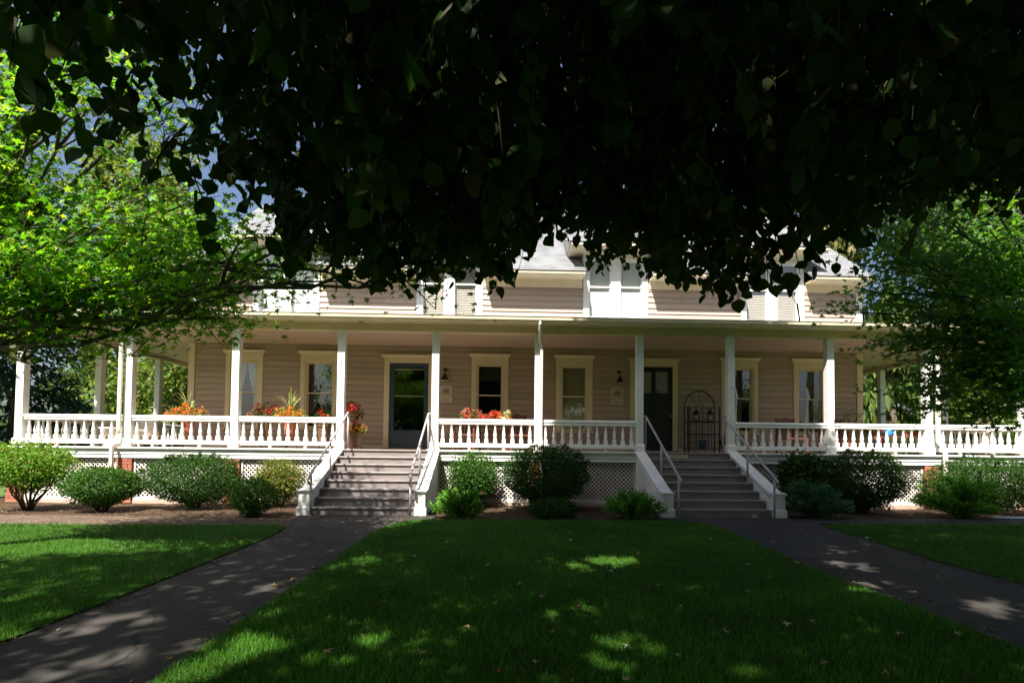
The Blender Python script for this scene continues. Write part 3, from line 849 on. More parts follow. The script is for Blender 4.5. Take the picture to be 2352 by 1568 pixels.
pr.add([(-e, yb, 3.05), (e, yb, 3.05), (WX, WY, zt_), (-WX, WY, zt_)], [(0, 1, 2, 3)])
pr.add([(e, yb, 3.05), (e, BACK, 3.05), (WX, BACK, zt_), (WX, WY, zt_)], [(0, 1, 2, 3)])
pr.add([(-e, yb, 3.05), (-WX, WY, zt_), (-WX, BACK, zt_), (-e, BACK, 3.05)], [(0, 1, 2, 3)])
hb(pr, 'porch_roof', 'shingle')
def downspout(pts, w=.045):
    mb = MB(); mb.tube(pts, w, 8); return hb(mb, 'downspout', 'downspout', None, False)
downspout([(PX[1] - .10, -.50, 2.95), (PX[1] - .10, -.48, 2.86), (PX[1] - .13, -.17, 2.66), (PX[1] - .13, -.15, 2.5), (PX[1] - .13, -.15, .35), (PX[1] - .14, -.17, .2), (PX[1] - .16, -.30, .0), (PX[1] - .16, -.30, -1.2), (PX[1] - .16, -.42, -1.28)], .047)
downspout([(PX[5] + .0, -.50, 2.99), (PX[5], -.50, 2.9), (PX[5] - .0, -.42, 2.78), (PX[5] + .02, -.17, 2.6), (PX[5] + .07, -.13, 2.5), (PX[5] + .07, -.13, .30), (PX[5] + .07, -.28, .05), (PX[5] + .07, -.28, -1.25)], .035)
downspout([(PX[9] + .14, -.50, 2.95), (PX[9] + .14, -.48, 2.86), (PX[9] + .15, -.17, 2.66), (PX[9] + .15, -.15, 2.5), (PX[9] + .15, -.15, .30), (PX[9] + .2, -.28, .05), (PX[9] + .2, -.29, -.2), (PX[9] + .17, -.29, -1.05), (PX[9] + .2, -.36, -1.16), (PX[9] + .34, -.52, -1.22)], .052)

# ------------------------------------------------------------------ main roof with eaves and dormers
RY, RZ = 6.85, EAVE + .03 + (6.85 - 1.86) * .8
EY = 1.86
rf = MB()
def slab(x0, x1, ya):
    za = EAVE + .03 + (ya - EY) * .8
    rf.extx([(ya, za), (RY, RZ), (RY, RZ - .08), (ya, za - .05)], x0, x1)
last = -WX - .16
for x0, x1 in dorm:
    slab(last, x0 - .001, EY); slab(x0 + .001, x1 - .001, 2.78); last = x1 + .001
slab(last, WX + .16, EY)
rf.extx([(RY + .002, RZ), (BACK + .5, EAVE + .03), (BACK + .5, EAVE - .02), (RY + .002, RZ - .08)], -WX - .16, WX + .16)
roof = hb(rf, 'main_roof', 'shingle')
def shingles(x0, x1, y0, z0, slope, length, rowh, tabw, holes=()):
    V = []; F = []
    cs_, sn = 1 / math.hypot(1, slope), slope / math.hypot(1, slope)
    n = int(length / rowh)
    for r_ in range(n):
        s0 = r_ * rowh; s1 = s0 + rowh * 1.15
        x = x0 - random.random() * tabw
        while x < x1:
            a, c = max(x, x0), min(x + tabw - .008, x1)
            x += tabw
            if c - a < .02: continue
            t0 = .016 + random.uniform(-.002, .003); j = random.uniform(-.008, .008)
            def P(s, t): return (y0 + s * cs_ - t * sn, z0 + s * sn + t * cs_)
            yA, zA = P(s0 + j, t0); yB, zB = P(s1, .003); yC, zC = P(s0 + j, 0)
            skip = False
            for h in holes:
                if yA < h[2] and c > h[0] and a < h[1]:
                    if a < h[0]: c = h[0]
                    elif c > h[1]: a = h[1]
                    else: skip = True
            if skip or c - a < .01: continue
            o = len(V)
            V += [(a, yA, zA), (c, yA, zA), (c, yB, zB), (a, yB, zB), (a, yC, zC), (c, yC, zC)]
            F += [(o, o + 1, o + 2, o + 3), (o + 4, o + 5, o + 1, o), (o + 5, o + 2, o + 2, o + 1)][:2]
    return np.array(V), np.array(F)
V, F = shingles(-WX - .16, WX + .16, EY, EAVE + .033, .8, math.hypot(RY - EY, RZ - EAVE), .15, .30, [(p - .002, q + .002, 2.75) for p, q in dorm])
so_ = obj('shingles', arr_mesh('shingles', V, F, 'shingle'), roof); so_['kind'] = 'stuff'
# eaves between the dormers
spans = []
last = -WX - .14
for x0, x1 in dorm:
    spans.append((last, x0 - .03)); last = x1 + .03
spans.append((last, WX + .14))
for a, c in spans:
    mb = MB(); mb.box(a, c, EY + .02, WY + .02, EAVE - .06, EAVE - .03); hb(mb, 'eave_soffit', 'cream')
    mb = MB(); mb.extx([(EY + .015, EAVE - .12), (EY - .03, EAVE - .11), (EY - .075, EAVE - .06), (EY - .085, EAVE + .0), (EY + .015, EAVE + .0)], a, c); hb(mb, 'eave_gutter', 'cream')
    mb = MB(); mb.box(a, c, EY - .095, EY + .04, EAVE + .002, EAVE + .026); hb(mb, 'drip_edge', 'drip')
    a2, c2 = max(a, -WX), min(c, WX)
    mb = MB(); mb.box(a2, c2, WY - .045, WY + .03, 4.64, EAVE - .061); hb(mb, 'frieze_board', 'cream')
for s in (-1, 1):     # rake boards
    for (y0, z0, y1, z1) in ((EY, EAVE + .0, RY, RZ - .03), (BACK + .5, EAVE, RY, RZ - .03)):
        mb = MB(); x = s * (WX + .13)
        mb.extx([(y0, z0 - .17), (y1, z1 - .17), (y1, z1), (y0, z0)], x - .02, x + .02); hb(mb, 'rake_board', 'cream')

def add_dormer(x0, x1, style):
    dm = obj('dormer', None, house, (0, 0, HZ)); dm.empty_display_size = .1
    c = (x0 + x1) / 2
    top = DEAVE - .06
    yf = WY - .05
    # front frame of boards around two tall windows
    fr_ = MB()
    wz0, wz1, zm = 3.74, 5.45, 4.69
    wl = [(c - .765, c - .135), (c + .135, c + .765)]
    fr_.box(x0, wl[0][0], yf, WY + .04, 3.3, top); fr_.box(wl[1][1], x1, yf, WY + .04, 3.3, top)
    fr_.box(wl[0][1], wl[1][0], yf + .004, WY + .04, 3.3, wz1)
    fr_.box(wl[0][0], wl[1][1], yf + .002, WY + .04, wz1, top)
    for a, e in wl: fr_.box(a, e, yf + .006, WY + .04, 3.3, wz0)
    obj('front_frame', fr_.mesh('front_frame', 'white'), dm)
    fz = MB(); fz.box(x0 - .01, x1 + .01, yf - .022, yf - .001, wz1 + .05, wz1 + .085); obj('head_moulding', fz.mesh('head_moulding', 'cream'), dm)
    for s, x in ((-1, x0), (1, x1)):
        ck = MB(); xa, xb2 = (x + .002, x + .05) if s < 0 else (x - .05, x - .002)
        ck.extx([(WY + .041, EAVE - .05), (WY + 1.15, DEAVE - .06), (WY + .041, DEAVE - .06)], xa, xb2)
        obj('cheek', ck.mesh('cheek', 'siding'), dm)
    for a, e in wl:
        for k, (za, ze, y) in enumerate(((zm - .02, wz1, WY + .005), (wz0, zm + .02, WY + .035))):
            t = .04
            sh = MB(); sh.box(a, a + t, y, y + .028, za, ze); sh.box(e - t, e, y, y + .028, za, ze)
            sh.box(a + t, e - t, y, y + .028, ze - t, ze); sh.box(a + t, e - t, y, y + .028, za, za + t + (.03 if k else 0))
            obj('sash', sh.mesh('sash', 'white'), dm)
            gp = MB(); gp.add([(a + t, y + .014, za + t), (e - t, y + .014, za + t), (e - t, y + .014, ze - t), (a + t, y + .014, ze - t)], [(0, 1, 2, 3)])
            obj('pane', gp.mesh('pane', 'glass'), dm)
        if style == 'white':
            bl_ = MB(); bl_.box(a - .01, e + .01, WY + .07, WY + .075, wz0, wz1); obj('blind', bl_.mesh('blind', 'blind'), dm)
        else:
            bl_ = MB(); z = wz0 + .02
            while z < wz1:
                bl_.add([(a, WY + .068, z), (e, WY + .068, z), (e, WY + .084, z + .046), (a, WY + .084, z + .046)], [(0, 1, 2, 3)]); z += .048
            for q in (.16, .84):
                xx = a + (e - a) * q; bl_.box(xx - .008, xx + .008, WY + .06, WY + .064, wz0, wz1)
            obj('blind', bl_.mesh('blind', 'slat'), dm)
            bk_ = MB(); bk_.box(a - .02, e + .02, WY + .115, WY + .118, wz0 - .05, wz1); obj('room_interior', bk_.mesh('room_interior', 'room'), dm)
    # flat eave with side overhang, low shed roof running back into the main slope
    X0, X1 = x0 - .42, x1 + .42
    y0 = EY - .02
    ev = MB(); ev.box(X0 + .03, X1 - .03, y0 + .02, WY + 1.6, DEAVE - .058, DEAVE - .03); obj('soffit', ev.mesh('soffit', 'cream'), dm)
    ev = MB(); ev.extx([(y0 + .02, DEAVE - .10), (y0 - .02, DEAVE - .09), (y0 - .065, DEAVE - .04), (y0 - .075, DEAVE + .03), (y0 + .02, DEAVE + .03)], X0, X1)
    obj('eave_moulding', ev.mesh('eave_moulding', 'cream'), dm)
    for xa in (X0, X1 - .03):
        ev = MB(); ev.extx([(y0 + .021, DEAVE - .03), (WY + 1.5, DEAVE - .03), (WY + 1.5, DEAVE + .3), (y0 + .021, DEAVE + .03)], xa, xa + .03)
        obj('side_fascia', ev.mesh('side_fascia', 'cream'), dm)
    ev = MB(); ev.box(X0 - .02, X1 + .02, y0 - .085, y0 + .04, DEAVE + .032, DEAVE + .055); obj('drip_edge', ev.mesh('drip_edge', 'drip'), dm)
    ev = MB(); ev.extx([(y0 - .04, DEAVE + .057), (WY + 2.3, DEAVE + .057 + (WY + 2.3 - y0) * .42), (WY + 2.3, DEAVE - .02), (WY + 1.7, DEAVE - .02), (y0 + .05, DEAVE + .04)], X0 - .015, X1 + .015)
    rr = obj('dormer_roof', ev.mesh('dormer_roof', 'shingle'), dm)
    V, F = shingles(X0 - .02, X1 + .02, y0 - .05, DEAVE + .06, .42, 2.6, .15, .30)
    q = obj('shingles', arr_mesh('shingles', V, F, 'shingle'), rr); q['kind'] = 'stuff'
for (x0, x1), st in zip(dorm, ('white', 'slat', 'white', 'slat')): add_dormer(x0, x1, st)

# wall lamps and plaques
def gooseneck(x, label):
    t = thing('wall_lamp', label, 'lamp', (x, WY - .02, 2.0), 0, 'barn lamps beside the doors')
    mb = MB(); mb.lathe([(.05, 0), (.05, .015), (.02, .02)], 12); obj('wall_plate', mb.mesh('wall_plate', 'iron', True), t, (0, 0, .24), None, (R(90), 0, 0))
    mb = MB(); mb.tube([(0, 0, .24), (0, -.06, .27), (0, -.13, .275), (0, -.17, .24), (0, -.175, .15), (0, -.175, .05)], .013, 8); obj('arm', mb.mesh('arm', 'iron', True), t)
    mb = MB(); mb.lathe([(.02, .09), (.03, .085), (.045, .05), (.07, .0), (.115, -.075), (.118, -.085), (.110, -.083), (.06, .0), (.015, .06)], 16, (0, -.175, 0)); obj('lamp_shade', mb.mesh('lamp_shade', 'iron', True), t)
    mb = MB(); mb.lathe([(.118, -.086), (.121, -.094), (.112, -.094)], 16, (0, -.175, 0)); obj('shade_rim', mb.mesh('shade_rim', 'plaque', True), t)
    mb = MB(); mb.lathe([(.02, .0), (.03, -.08), (.045, -.115), (.03, -.14), (0, -.145)], 10, (0, -.175, 0)); obj('bulb', mb.mesh('bulb', 'frost', True), t)
gooseneck(-2.46, 'black barn lamp on the wall beside the navy door')
gooseneck(2.47, 'black barn lamp on the wall beside the black door')
def plaque(x, em, label):
    t = thing('wall_plaque', label, 'sign', (x, WY - .03, 1.55), 0, 'plaques beside the doors')
    mb = MB(); mb.box(-.175, .175, -.02, .0, -.235, .235); obj('board', mb.mesh('board', 'plaque'), t)
    mb = MB(); mb.box(-.165, .165, -.026, -.021, -.215, -.209); mb.box(-.165, .165, -.026, -.021, .212, .216); obj('border_line', mb.mesh('border_line', 'ink'), t)
    mb = MB(); n = 28
    for k in range(n):
        a0, a1 = 2 * math.pi * k / n, 2 * math.pi * (k + 1) / n
        mb.add([(.12 * math.cos(a0), -.024, .075 + .12 * math.sin(a0)), (.12 * math.cos(a1), -.024, .075 + .12 * math.sin(a1)), (.108 * math.cos(a1), -.024, .075 + .108 * math.sin(a1)), (.108 * math.cos(a0), -.024, .075 + .108 * math.sin(a0))], [(0, 1, 2, 3)])
    obj('ring', mb.mesh('ring', 'ink'), t)
    mb = MB(); pts = [(.095 * math.cos(R(a)), -.0235, .06 + .095 * math.sin(R(a))) for a in range(-10, 191, 10)]
    mb.add([(0, -.0235, .0)] + pts, [tuple(range(len(pts) + 1))])
    obj('emblem', mb.mesh('emblem', em), t)
    mb = MB()
    for a in (35, 62, 90, 118, 145): 
        u = Vector((math.cos(R(a)), 0, math.sin(R(a)))); w = Vector((-u.z, 0, u.x)) * .006
        p0 = Vector((0, -.0275, .05)) + u * .03; p1 = Vector((0, -.0275, .05)) + u * .085
        mb.add([p0 - w, p0 + w, p1 + w, p1 - w], [(0, 1, 2, 3)])
    mb.box(-.075, .075, -.028, -.0245, .015, .03)
    for s in (-1, 1): mb.tube([(s * .15, -.025, .04), (s * .15, -.025, -.03), (s * .11, -.025, -.08), (s * .05, -.025, -.10)], .006, 6)
    obj('emblem_lines', mb.mesh('emblem_lines', 'ink'), t)
    mb = MB()
    for k, xx in enumerate((-.06, -.025, .01, .05)): mb.box(xx - .010, xx + .010, -.026, -.0215, -.185, -.155)
    obj('lettering', mb.mesh('lettering', 'ink'), t)
plaque(-2.43, 'emblem_grey', 'cream plaque with grey round emblem beside the navy door')
plaque(2.42, 'emblem_gold', 'cream plaque with gold round emblem beside the black door')
hk = MB(); hk.tube([(0, 0, 0), (0, -.03, .0), (.01, -.05, -.03), (.0, -.045, -.06), (-.015, -.03, -.05)], .007, 6); hk.lathe([(.022, 0), (.022, .008), (.01, .012)], 10)
tag(obj('wall_hook', hk.mesh('wall_hook', 'rail', True), None, (PX[7], -.085, 1.55)), 'small metal hook on the porch post right of the black door', 'hook')
hk2 = obj('wall_hook', hk.mesh('wall_hook', 'rail', True), None, (PX[3], -.085, 2.0)); tag(hk2, 'small metal hook on the porch post left of the navy door', 'hook')

# ================================================================== stairs
def stairs(xc, label, plate):
    t = thing('stairs', label, 'stairs', (xc, 0, GZ), 0, 'front stairs')
    n = 8; rise = (FZ - GZ) / n; run = .28; y0 = -2.14; hw = 1.0
    for i in range(n):
        yr = y0 + run * i
        mb = MB(); mb.box(-hw, hw, yr, yr + .03, rise * i + .003, rise * (i + 1) - .036); obj('riser', mb.mesh('riser', 'step'), t)
        mb = MB(); d_ = run + (.0 if i < n - 1 else -.1)
        mb.extx([(yr - .025, rise * (i + 1) - .035), (yr - .033, rise * (i + 1) - .018), (yr - .025, rise * (i + 1) + (.002 if i < n - 1 else .003)), (yr + d_, rise * (i + 1) + (.002 if i < n - 1 else .003)), (yr + d_, rise * (i + 1) - .035)], -hw, hw)
        obj('tread', mb.mesh('tread', 'step'), t)
    for s in (-1, 1):
        xm = s * 1.115
        # cheek wall: panelled side, sloped cap, newel with base
        prof = [(-2.05, 0.02), (-2.05, .36), (-.13, 1.17), (-.13, .02)]
        mb = MB(); mb.extx(prof, xm - .085, xm + .085); ck = obj('cheek_wall', mb.mesh('cheek_wall', 'white'), t)
        mb = MB()
        cp = [(-2.26, .455), (-2.02, .47), (-1.86, .52), (-.115, 1.262), (-.115, 1.305), (-1.88, .562), (-2.03, .508), (-2.28, .492)]
        mb.extx(cp, xm - .125, xm + .125); obj('sloped_cap', mb.mesh('sloped_cap', 'white'), ck)
        mb = MB(); mb.extx([(-2.0, .43), (-1.86, .48), (-.125, 1.215), (-.125, 1.255), (-1.87, .515), (-2.0, .465)], xm - .098, xm + .098); obj('cap_moulding', mb.mesh('cap_moulding', 'white'), ck)
        mb = MB(); mb.box(xm - .100, xm + .100, -2.235, -2.045, .155, .452); obj('newel', mb.mesh('newel', 'white'), ck)
        mb = MB(); mb.box(xm - .125, xm + .125, -2.262, -2.03, .0, .155)
        mb.add([(xm - .125, -2.262, .155), (xm + .125, -2.262, .155), (xm + .125, -2.03, .155), (xm - .125, -2.03, .155), (xm - .1, -2.235, .18), (xm + .1, -2.235, .18), (xm + .1, -2.045, .18), (xm - .1, -2.045, .18)], [(0, 1, 5, 4), (1, 2, 6, 5), (2, 3, 7, 6), (3, 0, 4, 7)])
        obj('newel_base', mb.mesh('newel_base', 'white'), ck)
        so_x = xm + s * .086
        xa, xb2 = sorted((so_x, so_x + s * .014))
        mb = MB(); mb.box(xa, xb2, -2.04, -.12, .03, .15); mb.box(xa, xb2, -.26, -.12, .151, 1.10); mb.extx([(-2.0, .30), (-.27, 1.03), (-.27, 1.09), (-2.0, .36)], xa, xb2)
        mb.extx([(-2.0, .151), (-.9, .151), (-.9, .21), (-2.0, .21)], xa, xb2)
        obj('panel_trim', mb.mesh('panel_trim', 'white'), ck)
        # pipe handrail
        xr = s * .945
        hr = obj('handrail', None, t); hr.empty_display_size = .1
        mb = MB(); mb.tube([(xr, -2.36, .63), (xr, -2.43, .64), (xr, -2.475, .675), (xr, -2.47, .72), (xr, -2.43, .76), (xr, -.02, 2.125), (xr, .03, 2.145), (xr + s * .06, .06, 2.145), (xr + s * .12, .06, 2.145)], .024, 8)
        obj('rail', mb.mesh('rail', 'rail', True), hr)
        for (y, za, zb2) in ((-2.33, .0, .80), (-1.22, .64, 1.43), (0.03, FZ - GZ, 2.13)):
            mb = MB(); mb.tube([(xr, y, za), (xr, y, zb2)], .023, 8); mb.lathe([(.05, 0), (.05, .010), (.028, .016)], 12, (xr, y, za + .003)); obj('rail_post', mb.mesh('rail_post', 'rail', True), hr)
    if plate:
        mb = MB(); mb.box(-.23, .23, y0 + run * 7 - .012, y0 + run * 7 - .001, rise * 7 + .035, rise * 7 + .115); pl = obj('riser_plate', mb.mesh('riser_plate', 'plaque'), t, (-.22, 0, 0))
        mb = MB(); mb.box(-.19, .19, y0 + run * 7 - .016, y0 + run * 7 - .0125, rise * 7 + .068, rise * 7 + .082); obj('plate_line', mb.mesh('plate_line', 'ink'), pl)
        pl['label'] = 'small pale nameplate on the top riser'
stairs(-(b_ + sb / 2), 'grey wooden stairs up to the navy door, upper steps in sun', False)
stairs(b_ + sb / 2, 'grey wooden stairs up to the black door, all in shade', True)

# ================================================================== vegetation
def branch(p0, p1, bow, n=7, wob=.06):
    """a gently bowed limb from p0 to p1"""
    p0, p1 = np.array(p0, float), np.array(p1, float); L = np.linalg.norm(p1 - p0)
    pts = []
    for i in range(n):
        t = i / (n - 1)
        p = p0 + (p1 - p0) * t + np.array(bow, float) * math.sin(math.pi * t)
        if 0 < i < n - 1: p = p + rng.normal(size=3) * wob * L * .25
        pts.append(p)
    return pts

# ---- the big linden the camera stands under: trunk behind the viewer, boughs arching over the lawn
SX = [-14, -10, -6, -4.2, -2.0, -1.0, -0.2, 0.5, 1.2, 2.0, 5.0, 6.0, 7.0, 7.9, 8.6, 9.6, 11.0]
SZ = [-12.0, -12.0, -11.8, -11.6, -10.6, -9.0, -3.5, 0.6, 2.2, 2.5, 2.55, 2.1, 0.4, -1.6, -4.8, -8.2, -9.5]
def lit_ok(P):
    """crown cut off along the wanted shadow edge across porch and lawn"""
    return P[:, 2] + 1.6 * P[:, 1] < np.interp(P[:, 0] - .48 * P[:, 1], SX, SZ) + rng.normal(size=len(P)) * .25
def ground_pt(u, v):
    dz = (1032 + .0103 * (u - 1186) - v) / 1200.16; D = (GZ + .03) / dz
    return CAMX + .031 * D + (u - 1186.6) / 1200.16 * D, CAMY + D
GAPS = []                                 # openings cut through the crown along the sun's rays to place sun patches
for u, v, r_ in ((1390, 1290, .30), (1330, 1297, .14), (1440, 1284, .14), (820, 1290, .10), (850, 1280, .10), (600, 1470, .17), (1425, 1480, .15), (1360, 1390, .08),
                 (300, 1400, .12), (240, 1418, .12), (310, 1480, .10), (230, 1500, .12), (440, 1540, .16), (640, 1336, .10), (60, 1440, .12),
                 (1930, 1290, .16), (1975, 1300, .16), (2000, 1335, .18), (2040, 1350, .14), (2290, 1392, .15), (1930, 1268, .12), (2200, 1235, .16)):
    gx, gy = ground_pt(u, v); GAPS.append((gx - .48 * gy, GZ + 1.6 * gy, r_))
def not_gap(P):
    xs, zs = P[:, 0] - .48 * P[:, 1], P[:, 2] + 1.6 * P[:, 1]
    k = np.ones(len(P), bool); jit = rng.normal(size=len(P)) * .05
    for a, c, r_ in GAPS: k &= np.hypot(xs - a, (zs - c) / 1.75) > r_ + .09 + jit
    return k
FR = 4.0                                  # the drooping fringe hangs about this far in front of the camera
prof_uv = [(-200, 60), (100, 150), (200, 250), (280, 430), (340, 560), (420, 620), (560, 610), (650, 680), (850, 700), (950, 690), (1050, 640), (1130, 725),
           (1200, 670), (1245, 575), (1290, 515), (1400, 525), (1450, 590), (1500, 560), (1560, 690), (1650, 640), (1750, 660), (1850, 715), (1930, 650),
           (1970, 560), (2050, 510), (2200, 450), (2352, 440), (2700, 420), (3200, 330)]
FX = [(u - 1187) / 1200 * FR - .89 + .031 * FR for u, v in prof_uv]
FZ_ = [(1032 - v) / 1200 * FR - .03 for u, v in prof_uv]
def zlow(x, y):
    D = y - CAMY
    return np.interp(x, FX, FZ_) + np.where(D > FR, .38 * (D - FR), 0.0)

linden = thing('linden_tree', 'huge dark linden with drooping leafy boughs overhanging the lawn', 'tree', (2.6, -17.2, GZ))
LT = np.array((2.6, -17.2, GZ))
mb = MB(); mb.tube([(0, 0, -.1), (0.02, 0, .5), (.0, .05, 2.5), (-.1, .2, 4.5), (-.25, .5, 6.5), (-.3, .8, 9), (-.3, 1.0, 14.5)], [.62, .48, .42, .36, .28, .2, .06], 14)
trunk_l = obj('trunk', mb.mesh('trunk', 'bark', True), linden)
limb_end = [(-5.5, -6.5, 5.2), (-4.2, -8.8, 3.6), (-3.0, -7.0, 6.2), (-1.2, -6.2, 6.0), (-1.6, -8.2, 3.9), (.6, -5.6, 7.5), (.8, -7.6, 4.5), (2.2, -5.5, 7.0), (3.0, -7.8, 4.6), (4.4, -6.8, 5.5), (5.5, -8.6, 5.0),
            (-7, -12, 6), (-6, -15, 9), (7, -13, 7), (8, -17, 8), (-2, -22, 8), (5, -23, 8), (0, -10, 11), (4, -9, 12), (-3, -12, 11)]
limb_pts = []
for e in limb_end:
    lb = MB()
    z0 = random.uniform(3.6, 7.0) - .0
    p0 = np.array((2.5, -17.0, z0 + GZ)); p1 = np.array(e)
    pts = branch(p0, p1, (0, 0, 1.6), 9, .05); limb_pts += pts[3:]
    L = np.linalg.norm(p1 - p0)
    lb.tube([p - LT for p in pts], [max(.018, .17 * (1 - i / 9) ** 1.2 * min(1.0, L / 9)) for i in range(9)], 8)
    for q in range(4):
        k = random.randint(4, 7); a = np.array(pts[k]); e2 = a + np.array([random.uniform(-1.8, 1.8), random.uniform(-.8, 1.6), random.uniform(-.6, 1.0)])
        sp = branch(a, e2, (0, 0, .25), 6, .08); limb_pts += sp[2:]
        lb.tube([p - LT for p in sp], [.035, .03, .024, .018, .013, .008], 6)
    obj('limb', lb.mesh('limb', 'bark', True), linden)
# hanging sprays: a twig with leaves along it
def sprays(n_try, want):
    y = CAMY + rng.uniform(1.9, 7.6, n_try); D = y - CAMY
    x = CAMX + .03 * D + rng.uniform(-1.45, 1.45, n_try) * D
    lo = zlow(x, y)
    hi = np.maximum(lo + .6, .97 * D + .5)
    t = rng.random(n_try) ** 1.25
    z = lo + t * (hi - lo)
    keep = rng.random(n_try) < (D / 7.6) ** 2 * np.clip((hi - lo) / 5, .25, 1)
    keep &= rng.random(n_try) < .22 + .78 * np.clip((z - lo) / .55, 0, 1)
    P = np.stack([x, y, z], 1)[keep]
    P = P[lit_ok(P)]; P = P[not_gap(P)]
    # leave clumps and gaps
    c = np.sin(P[:, 0] * 2.9 + 1.7 * np.sin(P[:, 2] * 2.3)) * np.sin(P[:, 1] * 2.1 + P[:, 2] * 1.7) + .6 * np.sin(P[:, 0] * 6.1 + P[:, 1] * 5.3) * np.sin(P[:, 2] * 5.7)
    P = P[c + rng.normal(size=len(P)) * .5 > -.60]
    # the left third is looser
    thin = np.clip((-2.6 - P[:, 0]) / 2.0, 0, .42)
    P = P[rng.random(len(P)) > thin]
    return P[:want]
SP = sprays(37500, 6600)
LV, LD, LN, LS = [], [], [], []
tw = MB()
for p in SP:
    L = random.uniform(.35, .75); n = random.randint(9, 15)
    az_ = random.uniform(0, 2 * math.pi); out_d = np.array([math.cos(az_), math.sin(az_), 0]) * random.uniform(.2, .7)
    top = p + np.array([0, 0, L]) - out_d * L
    mids = [top + (p - top) * t + np.array([0, 0, .10 * math.sin(math.pi * t)]) for t in (0, .33, .66, 1)]
    tw.tube([q - LT for q in mids], [.009, .007, .0055, .003], 3, False)
    side = np.cross(p - top, [0, 0, 1]); side /= max(np.linalg.norm(side), 1e-6)
    for k in range(n):
        t = (k + .5) / n
        s = 1 if k % 2 else -1
        a = top + (p - top) * t + np.array([0, 0, .10 * math.sin(math.pi * t)])
        d = side * s * random.uniform(.5, 1.1) + (p - top) / L * .5 + np.array([0, 0, -random.uniform(.3, 1.3)]) + rng.normal(size=3) * .25
        LV.append(a + d / np.linalg.norm(d) * .035); LD.append(d)
        nn = np.array([0, 0, 1.0]) * random.uniform(.2, 1) + out_d + rng.normal(size=3) * .6
        LN.append(nn); LS.append(random.uniform(.07, .13) * (1.3 if random.random() < .3 else 1))
LV, LD, LN, LS = map(np.array, (LV, LD, LN, LS))
pick = rng.integers(0, 3, len(LV)); VV, FF, off_ = [], [], 0
for k, T in enumerate((T_R1, T_R2, T_R3)):
    V, F = leaves(LV[pick == k], LD[pick == k], LN[pick == k], LS[pick == k], T)
    VV.append(V); FF.append(F + off_); off_ += len(V)
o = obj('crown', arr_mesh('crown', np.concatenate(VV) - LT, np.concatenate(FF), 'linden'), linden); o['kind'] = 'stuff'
o = obj('twigs', tw.mesh('twigs', 'twig'), linden); o['kind'] = 'stuff'
# upper crown, above and behind the viewer
n = 640000
P = np.stack([rng.uniform(-12, 13, n), rng.uniform(-26, -4, n), rng.uniform(3.2, 18.0, n)], 1)
D = P[:, 1] - CAMY
e = ((P[:, 0] - .8) / 11.5) ** 2 + ((P[:, 1] + 13.5) / 10.5) ** 2 + ((P[:, 2] - 7.5) / 11.0) ** 2
ok = (e < 1) & lit_ok(P) & not_gap(P) & (P[:, 2] > np.maximum(3.2, np.where(D > -.5, 1.3 + .97 * D, 3.2)))
P = P[ok]
n = 90000  # extra unseen leaf layer added to keep the right porch in shade
Q = np.stack([rng.uniform(-6, 6, n), rng.uniform(-13.5, -6.0, n), np.zeros(n)], 1)
xs_ = Q[:, 0] - .48 * Q[:, 1]
Q[:, 2] = np.interp(xs_, SX, SZ) - 1.6 * Q[:, 1] - rng.uniform(.2, 4.2, n)
Dq = Q[:, 1] - CAMY
Q = Q[(xs_ > .4) & (xs_ < 6.6) & (Q[:, 2] > np.where(Dq > -.5, 1.3 + .97 * Dq, 3.2)) & (Q[:, 2] < 17.5) & not_gap(Q)][:34000]
c = np.sin(P[:, 0] * 1.3 + 1.7 * np.sin(P[:, 1] * .9)) * np.sin(P[:, 1] * 1.4 + P[:, 2] * 1.1) + .5 * np.sin(P[:, 2] * 2.3 + P[:, 0] * 2.2)
P = P[c + rng.normal(size=len(P)) * .35 > -.95]
P = np.concatenate([P[:130000], Q])
Dv = unit(len(P)) * .8 + np.array([0, 0, -.6])
V, F = leaves(P, Dv, unit(len(P)) + np.array([0, 0, 1.0]), rng.uniform(.17, .27, len(P)), T_LEAF)
o = obj('upper_crown', arr_mesh('upper_crown', V - LT, F, 'linden'), linden); o['kind'] = 'stuff'

